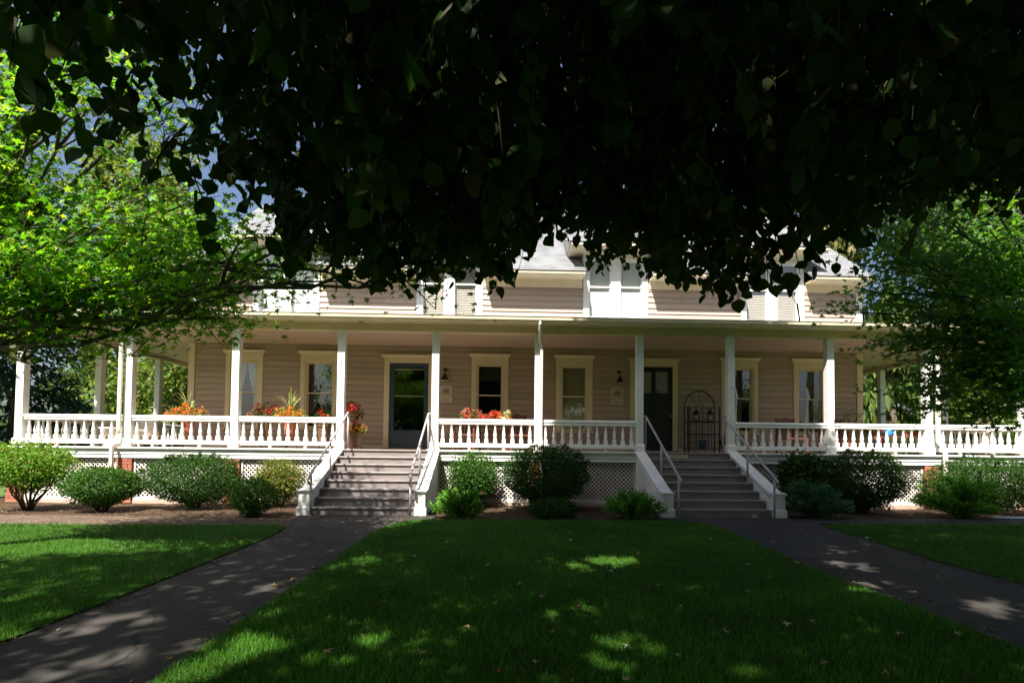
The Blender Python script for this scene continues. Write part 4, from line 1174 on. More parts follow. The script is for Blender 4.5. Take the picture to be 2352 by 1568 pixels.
# ---- maples
def maple(name, label, base, fork, ends, n_leaf, size, mat, keep, spread, leafbias, sub=5):
    t = thing(name, label, 'tree', tuple(base)); B = np.array(base, float)
    f = np.array(fork, float)
    mb = MB(); mb.tube([(0, 0, -.1), (0, 0, .3)] + [tuple((f - B) * k) for k in (.5, 1.0)], [.2, .16, .14, .13], 12)
    obj('trunk', mb.mesh('trunk', 'maplebark', True), t)
    tips = []
    for e in ends:
        lb_ = MB(); e = np.array(e, float); L = np.linalg.norm(e - f)
        bow = np.array([0, 0, .10 * L * random.uniform(.2, 1.2)])
        pts = branch(f, e, bow, 9, .045)
        r0 = .034 * min(1, L / 4) + .010
        lb_.tube([p - B for p in pts], [r0 * (1 - i / 9.5) ** 1.1 + .004 for i in range(9)], 7)
        tips += [(p, .5) for p in pts[4:]]
        for q in range(sub):
            k = random.randint(2, 7); a = np.array(pts[k]); dr = (e - f) / L
            Ls = min(L, 3.2); e2 = a + dr * Ls * random.uniform(.12, .35) + np.clip(rng.normal(size=3), -1.6, 1.6) * np.array([.55, .55, .3]) * Ls * .22
            sp = branch(a, e2, (0, 0, .04 * L), 6, .07)
            lb_.tube([p - B for p in sp], [.02, .016, .012, .009, .007, .004], 5)
            tips += [(p, .38) for p in sp[1:]]
            for w in range(3):
                k2 = random.randint(2, 5); a2 = np.array(sp[k2]); e3 = a2 + dr * random.uniform(.15, .45) + np.clip(rng.normal(size=3), -1.5, 1.5) * np.array([.25, .25, .15])
                sp2 = branch(a2, e3, (0, 0, .03), 4, .08)
                lb_.tube([p - B for p in sp2], [.008, .006, .005, .003], 4)
                tips += [(p, .30) for p in sp2[1:]] * 2
        obj('limb', lb_.mesh('limb', 'maplebark', True), t)
    C = np.array([p for p, r in tips]); Rr = np.array([r for p, r in tips])
    i = rng.integers(0, len(C), n_leaf)
    off = rng.normal(size=(n_leaf, 3)) * np.array([spread, spread, spread * .27])
    P = C[i] + off * Rr[i][:, None]
    k = keep(P); P = P[k]; n = len(P)
    Dv = rng.normal(size=(n, 3)) * np.array([1, 1, .35]) + np.array([0, 0, -.35])
    Nn = np.array([0, 0, 1.0]) + rng.normal(size=(n, 3)) * .42 + np.array(leafbias)
    V, F = leaves(P, Dv, Nn, rng.uniform(.7, 1.2, n) * size, T_MAPLE)
    o = obj('crown', arr_mesh('crown', V - B, F, mat), t); o['kind'] = 'stuff'
    return t
def uv(u, v, D):
    return (CAMX + .031 * D + (u - 1187) / 1200 * D, CAMY + D, (1032 - v) / 1200 * D)
endsL = [uv(u, v, D) for u, v, D in ((200, 320, 5.6), (330, 470, 5.8), (420, 560, 6.1), (575, 665, 6.3), (545, 740, 6.2), (110, 200, 5.4), (40, 40, 5.6), (230, 90, 5.9), (390, 240, 6.3), (300, 640, 6.6), (140, 560, 5.2), (60, 420, 6.4),
                                     (-150, 300, 6.6), (-260, 100, 6.0), (440, 400, 6.9), (200, 720, 5.7), (480, 620, 6.6), (120, 860, 5.9), (330, 780, 6.3), (-100, -150, 6.2), (160, -160, 6.4), (-350, 350, 6.0), (250, -260, 6.0), (90, -330, 6.2), (400, -210, 6.2), (330, -360, 5.9), (470, -260, 6.1), (380, 690, 6.8), (520, 700, 6.7), (60, 640, 6.8), (700, 625, 6.0), (870, 665, 5.7), (1040, 610, 5.4), (960, 640, 5.6), (790, 650, 5.9))]  # includes limbs above the view, added to shade the lower left stairs
def keepL(P):
    D = P[:, 1] - CAMY; u = 1187 + 1200 * (P[:, 0] - CAMX - .031 * D) / D; v = 1032 - 1200 * P[:, 2] / D
    return (D > 4.2) & (P[:, 2] + 1.6 * P[:, 1] < -1.6) & (P[:, 2] > np.where(P[:, 0] < -6.3, .9, 1.12) + .35 * np.abs(rng.normal(size=len(P))) * (rng.random(len(P)) < .8))
maple('maple_tree', 'sunlit yellow-green maple reaching in from the left edge', (-8.1, -6.4, GZ), (-7.6, -6.35, .80), endsL, 23000, .075, 'maple_l', keepL, .85, (-.25, -.75, 0))
endsR = [uv(u, v, D) for u, v, D in ((2000, 700, 7.6), (1985, 640, 7.9), (2080, 560, 7.8), (2200, 480, 7.6), (2320, 500, 7.5), (2060, 800, 7.4), (2150, 760, 7.9), (2230, 700, 7.3), (2330, 640, 7.9), (2270, 820, 7.5), (2240, 950, 7.5), (2170, 900, 7.2),
                                     (2340, 760, 7.2), (2400, 560, 8.0), (2480, 480, 7.4), (2560, 660, 7.6), (2420, 400, 7.8), (2650, 500, 7.6), (2120, 640, 7.4), (2380, 880, 7.5), (2300, 580, 8.2), (2110, 860, 7.7))]
def keepR(P):
    return (P[:, 2] > .30 + .3 * rng.random(len(P)) + .25 * np.clip(6.2 - P[:, 0], 0, 2)) & (P[:, 0] > 4.25 + .25 * rng.random(len(P))) & (P[:, 2] + 1.6 * P[:, 1] < -1.0)
maple('maple_tree', 'shaded dark green maple reaching in from the right edge', (8.9, -4.9, GZ), (8.6, -4.9, .75), endsR, 16000, .085, 'maple_r', keepR, .85, (-.2, -.6, 0))

# ---- trees behind the house
def tree(name, label, loc, h, rad, mat, n, size, crown0=.28, kind='round', group=None):
    t = thing(name, label, 'tree', (loc[0], loc[1], GZ), 0, group)
    mb = MB(); r0 = .03 * h
    mb.tube([(0, 0, -.2), (0, 0, h * .1), (.02 * h, 0, h * .45), (0, .01 * h, h * .92)], [r0, r0 * .75, r0 * .5, .02], 9)
    obj('trunk', mb.mesh('trunk', 'bark', True), t)
    if kind == 'round':
        m_ = max(30, n // 220)
        d = unit(m_); rr = rng.random(m_) ** .45
        C = d * rr[:, None] * np.array([rad, rad, h * (1 - crown0) / 2 * .95]) + np.array([0, 0, h * (1 + crown0) / 2])
        i = rng.integers(0, m_, n)
        P = C[i] + rng.normal(size=(n, 3)) * np.array([.17, .17, .12]) * rad * rng.uniform(.5, 1.1, m_)[i][:, None]
        Dv = unit(n) + np.array([0, 0, -.4]); Nn = unit(n) * .8 + np.array([0, 0, 1.0]); T = T_LEAF; S = rng.uniform(.7, 1.3, n) * size
        for q in range(6):
            lb_ = MB(); e = C[rng.integers(0, m_)]; lb_.tube(branch((0, 0, h * random.uniform(.25, .55)), e, (0, 0, .05 * h), 5, .04), [r0 * .35, r0 * .28, r0 * .2, r0 * .12, .02], 6)
            obj('limb', lb_.mesh('limb', 'bark', True), t)
    else:
        nb_ = max(40, n // 120); z = h * (crown0 + (1 - crown0) * rng.random(nb_) ** 1.15); a = rng.uniform(0, 2 * math.pi, nb_)
        Lb = rad * (1.03 - (z / h - crown0) / (1 - crown0)) ** .8 * rng.uniform(.65, 1.1, nb_)
        i = rng.integers(0, nb_, n); s = rng.random(n) ** .7
        droop = -.35 if kind == 'conifer' else -.55
        P = np.stack([np.cos(a[i]) * Lb[i] * s, np.sin(a[i]) * Lb[i] * s, z[i] + droop * Lb[i] * s ** 1.6], 1)
        if kind == 'weeping':
            P[:, 2] -= rng.random(n) ** 1.5 * .11 * h * s
            P[:, :2] += rng.normal(size=(n, 2)) * .035 * rad
            Dv = np.stack([np.cos(a[i]) * .2, np.sin(a[i]) * .2, -np.ones(n)], 1) + rng.normal(size=(n, 3)) * .15
        else:
            P += rng.normal(size=(n, 3)) * np.array([.09, .09, .035]) * rad
            Dv = np.stack([np.cos(a[i]), np.sin(a[i]), -.35 * np.ones(n)], 1) + rng.normal(size=(n, 3)) * .5
        P[:, 2] = np.maximum(P[:, 2], .3)
        Nn = unit(n) * .5 + np.array([0, 0, 1.0]) + np.stack([np.cos(a[i]), np.sin(a[i]), np.zeros(n)], 1) * .6
        T = T_SPRAY; S = rng.uniform(.6, 1.4, n) * size
    V, F = leaves(P, Dv, Nn, S, T)
    o = obj('crown', arr_mesh('crown', V, F, mat), t); o['kind'] = 'stuff'
    return t
tree('conifer_tree', 'dark conifer with drooping boughs far left behind the porch', (-27.5, 17.0), 15, 5.5, 'conifer', 9000, .5, .12, 'conifer')
tree('conifer_tree', 'dark-trunked conifer at the left edge beside the porch corner', (-13.75, .3), 10, 1.5, 'conifer', 3500, .28, .42, 'conifer')
tree('broadleaf_tree', 'bright green leafy tree seen between the left side porch posts', (-16.2, 12.0), 9.0, 3.0, 'tree_a', 9000, .22, .06)
tree('broadleaf_tree', 'grey-green rounded tree in the distance beyond the left porch', (-31, 30), 9.5, 5.0, 'tree_b', 9000, .35, .05)
tree('broadleaf_tree', 'dark leafy tree close behind the left house corner', (-14.3, 16.5), 9.5, 3.4, 'tree_b', 9000, .22, .05)
tree('broadleaf_tree', 'far olive tree at the left end of the distant row', (-41, 27), 7.0, 4.6, 'tree_a', 7000, .35, .03)
tree('broadleaf_tree', 'tall pale tree rising behind the left end of the roof', (-24, 25), 19, 6.5, 'tree_b', 12000, .35, .3)
tree('weeping_conifer', 'tall golden-green weeping conifer behind the right end of the roof', (16.6, 15.5), 23, 4.6, 'weeping', 22000, .55, .05, 'weeping')
tree('weeping_conifer', 'deep green weeping conifer seen through the right side porch', (15.2, 8.6), 8.5, 2.6, 'weepdark', 12000, .34, .02, 'weeping')
tree('broadleaf_tree', 'pale sunlit tree beyond the right end of the porch', (23.5, 11.5), 10.0, 4.6, 'tree_a', 13000, .24, .04)
tree('broadleaf_tree', 'leafy tree at the far right behind the porch corner', (19.5, 5.6), 6.2, 2.6, 'weepdark', 8000, .18, .03)
tree('broadleaf_tree', 'tall green tree close behind the left side of the house', (-18.8, 14.5), 18, 3.6, 'tree_a', 20000, .28, .05)
tree('broadleaf_tree', 'tall mid-green tree at the left behind the sunlit maple', (-27.5, 8.0), 21, 6.0, 'tree_b', 18000, .34, .34)
tree('conifer_tree', 'very tall dark conifer at the far left behind the other trees', (-37, 13), 25, 6.5, 'conifer', 12000, .6, .2, 'conifer')
tree('broadleaf_tree', 'tall tree behind the dark maple at the right', (21.5, 11.0), 19, 5.2, 'tree_b', 18000, .32, .35)
tree('broadleaf_tree', 'tall tree at the far right edge beyond the porch', (28.5, 7.5), 20, 5.5, 'tree_b', 15000, .34, .25)
tree('conifer_tree', 'tall dark conifer standing right of the golden one', (27, 20), 21, 5.2, 'conifer', 10000, .55, .1, 'conifer')

# trees added behind the viewer to block the low sky; window glass mirrors them
for k, (x, y, h_, r_) in enumerate(((-22, -38, 9, 5), (-11, -44, 10, 5.5), (1, -41, 8.5, 5), (12, -45, 11, 6), (24, -39, 9.5, 5.5), (-30, -24, 9, 5), (30, -22, 10, 5.5), (-40, -38, 10, 6), (38, -34, 10, 6))):
    tree('broadleaf_tree', ['dark leafy tree added across the lawn to block low sky'][0] + ', ' + ['first', 'second', 'third', 'fourth', 'fifth', 'sixth', 'seventh', 'eighth', 'ninth'][k] + ' behind the viewer', (x, y), h_, r_, 'tree_b', 4500, .6, .05)

# ---- shrubs in the bed
def shrub(label, x, y, w, h, mat, n, size, shape='round', z0=.0, name='shrub', stems=7, flowers=None):
    n = int(n * 1.9)
    t = thing(name, label, 'shrub', (x, y, GZ))
    for k in range(stems):
        sb_ = MB(); a = 2 * math.pi * (k + random.random() * .6) / stems; r_ = w * .30
        sb_.tube(branch((.05 * math.cos(a), .05 * math.sin(a), -.03), (r_ * math.cos(a), r_ * math.sin(a), h * random.uniform(.55, .8)), (-.15 * r_ * math.cos(a) + .08 * w * math.cos(a), .0, 0), 6, .08), [.02, .018, .015, .012, .008, .004], 6)
        obj('stem', sb_.mesh('stem', 'twig', True), t)
    if shape in ('round', 'loose'):
        d = unit(n); bump_ = 1 + .07 * np.sin(d[:, 0] * 7 + 2 * x) * np.sin(d[:, 1] * 6) + .05 * np.sin(d[:, 2] * 11 + d[:, 0] * 9)
        rr = (1 - .45 * rng.random(n) ** 2.2) * bump_ if shape == 'round' else (.35 + .75 * rng.random(n)) * bump_
        zc = z0 + (h - z0) / 2; P = d * rr[:, None] * np.array([w / 2, w / 2, (h - z0) / 2]) + np.array([0, 0, zc])
        low = P[:, 2] < zc
        P[low, :2] *= (1 - .35 * ((zc - P[low, 2]) / ((h - z0) / 2)) ** 2)[:, None]
        P += rng.normal(size=(n, 3)) * size * .5
        nsh = 14; hs = unit(nsh) + np.array([0, 0, .7]); hs /= np.linalg.norm(hs, axis=1, keepdims=True)
        si = rng.random(n) < .035; wi = rng.integers(0, nsh, si.sum())
        P[si] = hs[wi] * np.array([w / 2, w / 2, (h - z0) / 2]) * (1.0 + .16 * rng.random(si.sum()))[:, None] + np.array([0, 0, zc]) + rng.normal(size=(si.sum(), 3)) * .012
        if shape == 'loose':      # upright shoots
            sh_ = rng.random(n) < .25; P[sh_, 2] += rng.random(sh_.sum()) * .12
        Dv = d * .7 + unit(n) * .8; Nn = d + unit(n) * .7 + np.array([0, 0, .4]); T = T_LEAF
    else:   # juniper: arching feathery plumes
        npl = 60; a = rng.uniform(0, 2 * math.pi, npl); el = rng.uniform(.15, 1.35, npl)
        L = rng.uniform(.75, 1.1, npl)
        i = rng.integers(0, npl, n); s = rng.random(n) ** .8
        reach = w / 2 * np.cos(el[i]) * 1.1 + .03
        P = np.stack([np.cos(a[i]) * reach * s * L[i], np.sin(a[i]) * reach * s * L[i], h * (.25 + .75 * np.sin(el[i])) * (s ** .75) * L[i] * (1 - .12 * s)], 1)
        P += rng.normal(size=(n, 3)) * .028
        P[:, 2] = np.maximum(P[:, 2], .01)
        Dv = np.stack([np.cos(a[i]) * np.cos(el[i]), np.sin(a[i]) * np.cos(el[i]), np.sin(el[i]) * .8], 1) + rng.normal(size=(n, 3)) * .45
        Nn = unit(n) + np.array([0, -.3, 1.0]); T = T_SPRAY
    V, F = leaves(P, Dv, Nn, rng.uniform(.7, 1.3, n) * size, T)
    o = obj('foliage', arr_mesh('foliage', V, F, mat), t); o['kind'] = 'stuff'
    if flowers:
        m_ = 26; i = rng.integers(0, n, m_); Pf = P[i] * 1.04
        V, F = leaves(np.repeat(Pf, 6, 0), unit(m_ * 6), unit(m_ * 6), np.full(m_ * 6, .04), T_LEAF)
        o = obj('blossoms', arr_mesh('blossoms', V, F, flowers), t); o['kind'] = 'stuff'
    return t
shrub('tall vase-shaped shrub with yellow-green top and bare stems, far left', -10.4, -1.55, 1.5, 1.30, 'sh_yel', 5200, .062, 'loose', .40, stems=11)
shrub('clipped oval shrub in front of the left downspout', -8.9, -1.6, 1.30, .85, 'sh_mid', 7000, .045, 'round', .12)
shrub('large clipped egg-shaped shrub left of the low round one', -7.45, -.95, 1.85, 1.13, 'sh_dark', 11000, .042, 'round', .08)
shrub('small tight ball shrub at the left foot of the lit stairs', -5.55, -2.35, .82, .70, 'sh_mid', 6000, .032, 'round', .02)
shrub('loose yellowish rose bush beside the lit stairs lattice', -5.75, -.75, 1.0, .98, 'sh_rose', 4200, .05, 'loose', .1, flowers='yellow')
shrub('dark rose bush with a few red blooms right of the lit stairs', -1.5, -.55, 1.10, 1.16, 'sh_mid', 5200, .055, 'loose', .1, flowers='rust')
shrub('big rounded shrub below the middle porch post', .13, -.85, 1.88, 1.40, 'sh_dark', 13000, .042, 'round', .1)
shrub('feathery bright green juniper right of the lit stairs', -1.62, -2.5, .92, .60, 'juniper', 5200, .075, 'juniper', name='juniper_shrub')
shrub('low dark ground shrub under the middle rounded bush', .14, -2.35, .92, .34, 'sh_dark', 2600, .05, 'round', 0)
shrub('feathery green juniper at the left foot of the shaded stairs', 1.68, -2.42, 1.0, .56, 'juniper', 5600, .075, 'juniper', name='juniper_shrub')
shrub('upright broad-leaved shrub behind the right stair cheek', 6.02, -.75, .95, 1.22, 'sh_dark', 2600, .10, 'loose', .15)
shrub('mounded blue-green juniper right of the shaded stairs', 5.45, -2.05, 1.3, .80, 'junbl', 7000, .07, 'juniper', name='juniper_shrub')
shrub('large rounded shrub between shaded stairs and right downspout', 7.25, -.95, 1.72, 1.36, 'sh_dark', 12000, .042, 'round', .08)
shrub('spiky yellow-green juniper in front of the right hedge', 8.65, -1.95, 1.5, .92, 'juniper', 6000, .085, 'juniper', name='juniper_shrub')
shrub('wide dark hedge shrub at the far right of the porch', 10.25, -.75, 2.3, 1.22, 'sh_dark', 13000, .045, 'round', .05)

# ---- grass blades
def inpoly(P, poly):
    x, y = P[:, 0], P[:, 1]; ins = np.zeros(len(P), bool); j = len(poly) - 1
    for i in range(len(poly)):
        xi, yi = poly[i]; xj, yj = poly[j]
        c = ((yi > y) != (yj > y)) & (x < (xj - xi) * (y - yi) / (yj - yi + 1e-12) + xi)
        ins ^= c; j = i
    return ins
def grass(name, label, poly, n_try):
    D = 2.2 + 8.2 * rng.random(n_try) ** 1.35
    y = CAMY + D; x = CAMX + .03 * D + rng.uniform(-1.12, 1.12, n_try) * D
    P = np.stack([x, y], 1); k = inpoly(P, poly); P = P[k]; D = D[k]; n = len(P)
    tuft = .6 + .5 * np.sin(P[:, 0] * 3.1 + np.sin(P[:, 1] * 2.3)) * np.sin(P[:, 1] * 3.7)
    hgt = rng.uniform(.024, .052, n) * (.85 + .3 * tuft); wd = .0022 + .00075 * D
    a = rng.uniform(0, 2 * math.pi, n); ln = rng.uniform(.1, .75, n) * hgt
    b0 = rng.uniform(0, 2 * math.pi, n)
    base = np.stack([P[:, 0], P[:, 1], np.full(n, GZ + .028)], 1)
    sx = np.stack([np.cos(b0), np.sin(b0), np.zeros(n)], 1) * wd[:, None] * .5
    lean = np.stack([np.cos(a), np.sin(a), np.zeros(n)], 1) * ln[:, None]
    up = np.array([0, 0, 1.0])
    m1 = base + lean * .35 + up * hgt[:, None] * .6; tip = base + lean + up * hgt[:, None]
    V = np.stack([base - sx, base + sx, m1 + sx * .8, m1 - sx * .8, tip], 1).reshape(-1, 3)
    o_ = np.arange(n)[:, None] * 5
    nr = o_[D < 4.6]; fr2 = o_[D >= 4.6]
    F = np.concatenate([nr + np.array([[0, 1, 2]]), nr + np.array([[0, 2, 3]]), nr + np.array([[3, 2, 4]]), fr2 + np.array([[0, 1, 4]])], 0)
    o = obj(name, arr_mesh(name, V, F, 'grass')); tag(o, label, 'grass', None, 'stuff'); return n
ng = grass('grass_blades', 'short green turf of the middle lawn between the paths', lawnC, 330000)
ng += grass('grass_blades', 'short green turf of the lawn left of the left path', lawnL, 240000)
ng += grass('grass_blades', 'short green turf of the lawn right of the right path', lawnR, 240000)

# ================================================================== things on the porch
def petals(C, r_, npet, size, mat, name, parent):
    """flower heads: a ring of petals at every centre"""
    C = np.repeat(np.array(C), npet, 0); n = len(C)
    V, F = leaves(C + rng.normal(size=(n, 3)) * r_, unit(n) + np.array([0, -.3, .4]), unit(n) + np.array([0, -.6, .6]), rng.uniform(.7, 1.3, n) * size, T_LEAF)
    o = obj(name, arr_mesh(name, V, F, mat), parent); o['kind'] = 'stuff'; return o
def mound(w, dp, h, n, size, mat, parent, z, name='foliage'):
    d = unit(n); d[:, 2] = np.abs(d[:, 2]); P = d * (.4 + .65 * rng.random(n))[:, None] * np.array([w / 2, dp / 2, h]) + np.array([0, 0, z])
    V, F = leaves(P, d + unit(n) * .6, unit(n) + np.array([0, 0, .8]), rng.uniform(.7, 1.3, n) * size, T_LEAF)
    o = obj(name, arr_mesh(name, V, F, mat), parent); o['kind'] = 'stuff'; return P
def pot_mesh(r0, r1, h, mat):
    mb = MB(); mb.lathe([(r0, 0), (r1 * .96, h * .86), (r1 * 1.08, h * .86), (r1 * 1.1, h), (r1 * .95, h), (r1 * .93, h * .93), (.0, h * .93)], 18); return mb.mesh('pot', mat, False)
spike_m = MB()
v = []; N_ = 6
for i in range(N_ + 1):
    t = i / N_; w = .026 * (1 - t ** 1.6) + .002; zc = t - .22 * t * t * t; xc_ = .42 * t ** 2.2
    v += [(xc_, -w, zc), (xc_ - .004, 0, zc - .004), (xc_, w, zc)]
spike_m.add(v, [(i * 3 + k, i * 3 + k + 1, i * 3 + k + 4, i * 3 + k + 3) for i in range(N_) for k in (0, 1)])
spike_mesh = spike_m.mesh('spike_leaf', 'spike')
def planter(name, label, x, y, z, pot, flowers, w, h, spikes=0, fh=.25, stand=0.0, nf=42, mat='pot_leaf'):
    t = thing(name, label, 'planter', (x, y, FZ + z))
    ph = pot[2]
    obj('pot', pot_mesh(*pot), t, (0, 0, stand))
    if stand:
        mb = MB()
        for k in range(3):
            a = 2 * math.pi * k / 3 + .5; mb.tube([(.16 * math.cos(a), .16 * math.sin(a), 0), (.10 * math.cos(a), .10 * math.sin(a), stand)], .012, 6)
        mb.lathe([(.13, stand - .02), (.13, stand), (.0, stand)], 14); obj('stand', mb.mesh('stand', 'wood'), t)
    top = stand + ph
    P = mound(w, w * .8, fh, 520, .055, mat, t, top)
    for fm, q in flowers:
        m_ = int(nf * q * 1.15); C = P[rng.integers(0, len(P), m_)] + np.array([0, -.03, .04])
        petals(C, .018, 8, .046, fm, fm + '_flowers', t)
    for k in range(spikes):
        a = 2 * math.pi * k / spikes + random.uniform(-.3, .3); L = random.uniform(.55, 1.0) * h
        o = obj('spike_leaf', spike_mesh, t, (.02 * math.cos(a), .02 * math.sin(a), top), (L * random.uniform(.4, 1.5), L, L), (0, 0, a))
    return t
planter('flower_planter', 'terracotta pot of orange flowers and spikes, left end of porch', -8.42, .38, 0, (.11, .16, .50, 'terra'), (('orange', .5), ('coral', .5)), .95, .80, 18, .28, .22, 60)
planter('flower_planter', 'terracotta pot of yellow-orange flowers with a fan of tall spikes', -5.98, .38, 0, (.11, .16, .48, 'terra'), (('orange', .6), ('yellow', .5)), .80, .98, 28, .28, .24, 60)
planter('flower_planter', 'low pot of crimson flowers left of the spiky planter', -6.75, .75, 0, (.14, .19, .50, 'potdark'), (('red', .6), ('pink', .5)), .75, .3, 0, .32, .28, 40)
planter('flower_planter', 'tall plant of red flowers behind the handrail of the lit stairs', -4.62, .75, 0, (.10, .14, .20, 'potdark'), (('red', .9),), .56, .3, 0, .42, .56, 46, 'sh_dark')
planter('flower_planter', 'ribbed brown pot of orange flowers at the head of the stairs', -4.42, .52, 0, (.10, .145, .33, 'potdark'), (('orange', .4), ('coral', .7)), .44, .2, 0, .20, .07, 34)
planter('flower_planter', 'small pot of red blooms beside the post left of the stairs', -5.35, .9, 0, (.12, .16, .46, 'potdark'), (('red', .7), ('coral', .3)), .50, .3, 0, .40, .16, 22)
# window box hung on the rail
t = thing('rail_planter', 'long rail planter of red, coral and cream flowers above the railing', 'planter', (-1.26, .16, .55))
mb = MB(); mb.extx([(-.08, 0), (-.10, .17), (.10, .17), (.08, 0)], -.62, .62); obj('trough', mb.mesh('trough', 'wood'), t)
for k, (xx, mats, hh) in enumerate(((-.48, (('coral', 8), ('rust', 12), ('ivory', 4)), .26), (-.24, (('rust', 16), ('orange', 3)), .22), (-.02, (('red', 9), ('yellow', 5)), .12), (.22, (('coral', 10), ('red', 10)), .22), (.50, (('yellow', 14), ('ivory', 8), ('rust', 6)), .26))):
    e_ = obj('flower_clump', None, t, (xx, 0, .17)); e_.empty_display_size = .05
    P = mound(.30, .2, hh, 120, .05, 'pot_leaf', e_, 0)
    for fm, m_ in mats: petals(P[rng.integers(0, len(P), m_)] + np.array([0, -.03, .02]), .018, 9, .052, fm, fm + '_flowers', e_)
# red-brown slatted armchairs behind the rail
def armchair(x, y, rz, label, mat='wood'):
    t = thing('armchair', label, 'chair', (x, y, FZ), rz, 'armchairs on the porch')
    mb = MB(); mb.box(-.27, .27, -.27, .25, .38, .42); obj('seat', mb.mesh('seat', mat), t)
    for sx in (-1, 1):
        for sy in (-1, 1):
            mb = MB(); mb.box(sx * .265 - .022, sx * .265 + .022, sy * .245 - .022, sy * .245 + .022, 0, .62 if sy < 0 else .95); obj('leg', mb.mesh('leg', mat), t)
        mb = MB(); mb.box(sx * .265 - .045, sx * .265 + .045, -.30, .215, .621, .65); obj('armrest', mb.mesh('armrest', mat), t)
    for k in range(6):
        mb = MB(); xx = -.20 + .08 * k; mb.box(xx - .026, xx + .026, .238, .258, .46, .90); obj('back_slat', mb.mesh('back_slat', mat), t)
    n = 10; mb = MB()
    pts = [(-.26 + .52 * i / n, .90 + .08 * math.sin(math.pi * i / n)) for i in range(n + 1)]
    mb.exty([(xx, .86) for xx, z in pts][::-1] + pts, .232, .262)
    obj('top_rail', mb.mesh('top_rail', mat), t)
armchair(-.42, 1.15, R(14), 'red-brown wooden armchair nearest the middle porch post')
armchair(-1.75, 1.2, R(-16), 'red-brown wooden armchair behind the rail planter, left one')
t = thing('side_table', 'small red-brown table between the two wooden armchairs', 'table', (-1.1, 1.35, FZ))
mb = MB(); mb.lathe([(.24, .50), (.25, .51), (.25, .53), (.24, .54), (0, .54)], 18); obj('table_top', mb.mesh('table_top', 'wood'), t)
for k in range(3):
    a = 2 * math.pi * k / 3; mb = MB(); mb.tube([(.2 * math.cos(a), .2 * math.sin(a), 0), (.08 * math.cos(a), .08 * math.sin(a), .5)], .017, 6); obj('leg', mb.mesh('leg', 'wood'), t)
armchair(6.9, 1.3, R(10), 'dark wooden armchair under the second window from the right corner')
armchair(8.15, 1.45, R(-12), 'dark wooden armchair under the last window at right')
# white wicker seats at the left end
def wicker(x, y, rz, label):
    t = thing('wicker_chair', label, 'chair', (x, y, FZ), rz, 'white wicker chairs')
    mb = MB(); mb.box(-.30, .30, -.28, .26, .26, .40); obj('seat', mb.mesh('seat', 'wicker'), t)
    n = 12; pts = []
    mb = MB(); out_p = []; in_p = []
    for i in range(n + 1):
        a = math.pi * (-.12 + 1.24 * i / n); out_p.append((.36 * math.cos(a), .05 + .30 * math.sin(a))); in_p.append((.31 * math.cos(a), .05 + .25 * math.sin(a)))
    for i in range(n):
        z1_ = .50 + .32 * math.sin(math.pi * (i + .5) / n) ** 1.3
        mb.extz([out_p[i], out_p[i + 1], in_p[i + 1], in_p[i]], .30, z1_)
    obj('curved_back', mb.mesh('curved_back', 'wicker'), t)
    for sx in (-1, 1):
        for sy in (-1, 1):
            mb = MB(); mb.tube([(sx * .27, sy * .24, 0), (sx * .26, sy * .23, .27)], .022, 8); obj('leg', mb.mesh('leg', 'wicker'), t)
    mb = MB(); mb.box(-.25, .25, -.25, .2, .401, .46); obj('cushion', mb.mesh('cushion', 'blind'), t)
wicker(-11.0, 1.7, R(30), 'white wicker chair nearest the left porch corner')
wicker(-10.1, 1.25, R(-20), 'white wicker chair in front of the left house corner')
t = thing('wicker_table', 'round white wicker table between the white chairs', 'table', (-10.55, .9, FZ))
mb = MB(); mb.lathe([(.27, .44), (.28, .45), (.28, .48), (0, .48)], 18); obj('table_top', mb.mesh('table_top', 'wicker'), t)
mb = MB(); mb.lathe([(.20, 0), (.10, .15), (.09, .3), (.16, .44)], 14); obj('pedestal', mb.mesh('pedestal', 'wicker', True), t)
# iron baker's rack, lanterns, bucket
RXC, RYC = 4.72, 1.95
t = thing('plant_rack', 'black iron rack with arched top right of the black door', 'rack', (RXC, RYC, FZ))
hw, dp, rh = .43, .17, 1.28
for sx in (-1, 1):
    for sy in (-1, 1):
        mb = MB(); mb.tube([(sx * hw, sy * dp, 0), (sx * hw, sy * dp, rh)], .018, 6); obj('upright', mb.mesh('upright', 'iron'), t)
mb = MB(); mb.tube([(hw * math.cos(R(a)), dp, rh + .46 * math.sin(R(a))) for a in range(0, 181, 15)], .018, 6); obj('arch', mb.mesh('arch', 'iron'), t)
mb = MB()
mb.tube([(0, dp, rh + .46), (0, dp, rh + .1)], .008, 5)
for s in (-1, 1):
    mb.tube([(s * .30, dp, rh + .33), (s * .12, dp, rh + .16)], .008, 5)
    mb.tube([(s * .02, dp, rh + .05), (s * .08, dp, rh + .10), (s * .13, dp, rh + .06), (s * .10, dp, rh + .02)], .008, 5)
obj('scrollwork', mb.mesh('scrollwork', 'iron'), t)
for z in (.10, .52, .86, 1.27):
    mb = MB(); mb.box(-hw, hw, -dp, -dp + .02, z - .02, z + .008); mb.box(-hw, hw, dp - .02, dp, z - .02, z + .008)
    for k in range(9): xx = -hw + .02 + (2 * hw - .04) * k / 8; mb.box(xx - .006, xx + .006, -dp + .021, dp - .021, z - .006, z + .004)
    if z < 1.2: obj('shelf', mb.mesh('shelf', 'iron'), t)
    else:
        mb = MB(); mb.box(-hw, hw, dp - .01, dp + .01, z - .01, z + .01); obj('crossbar', mb.mesh('crossbar', 'iron'), t)
for xx in (-.34, -.26, -.09, .09, .26, .34):
    mb = MB(); mb.tube([(xx, dp, .1), (xx, dp, 1.26)], .010, 5); obj('back_bar', mb.mesh('back_bar', 'iron'), t)
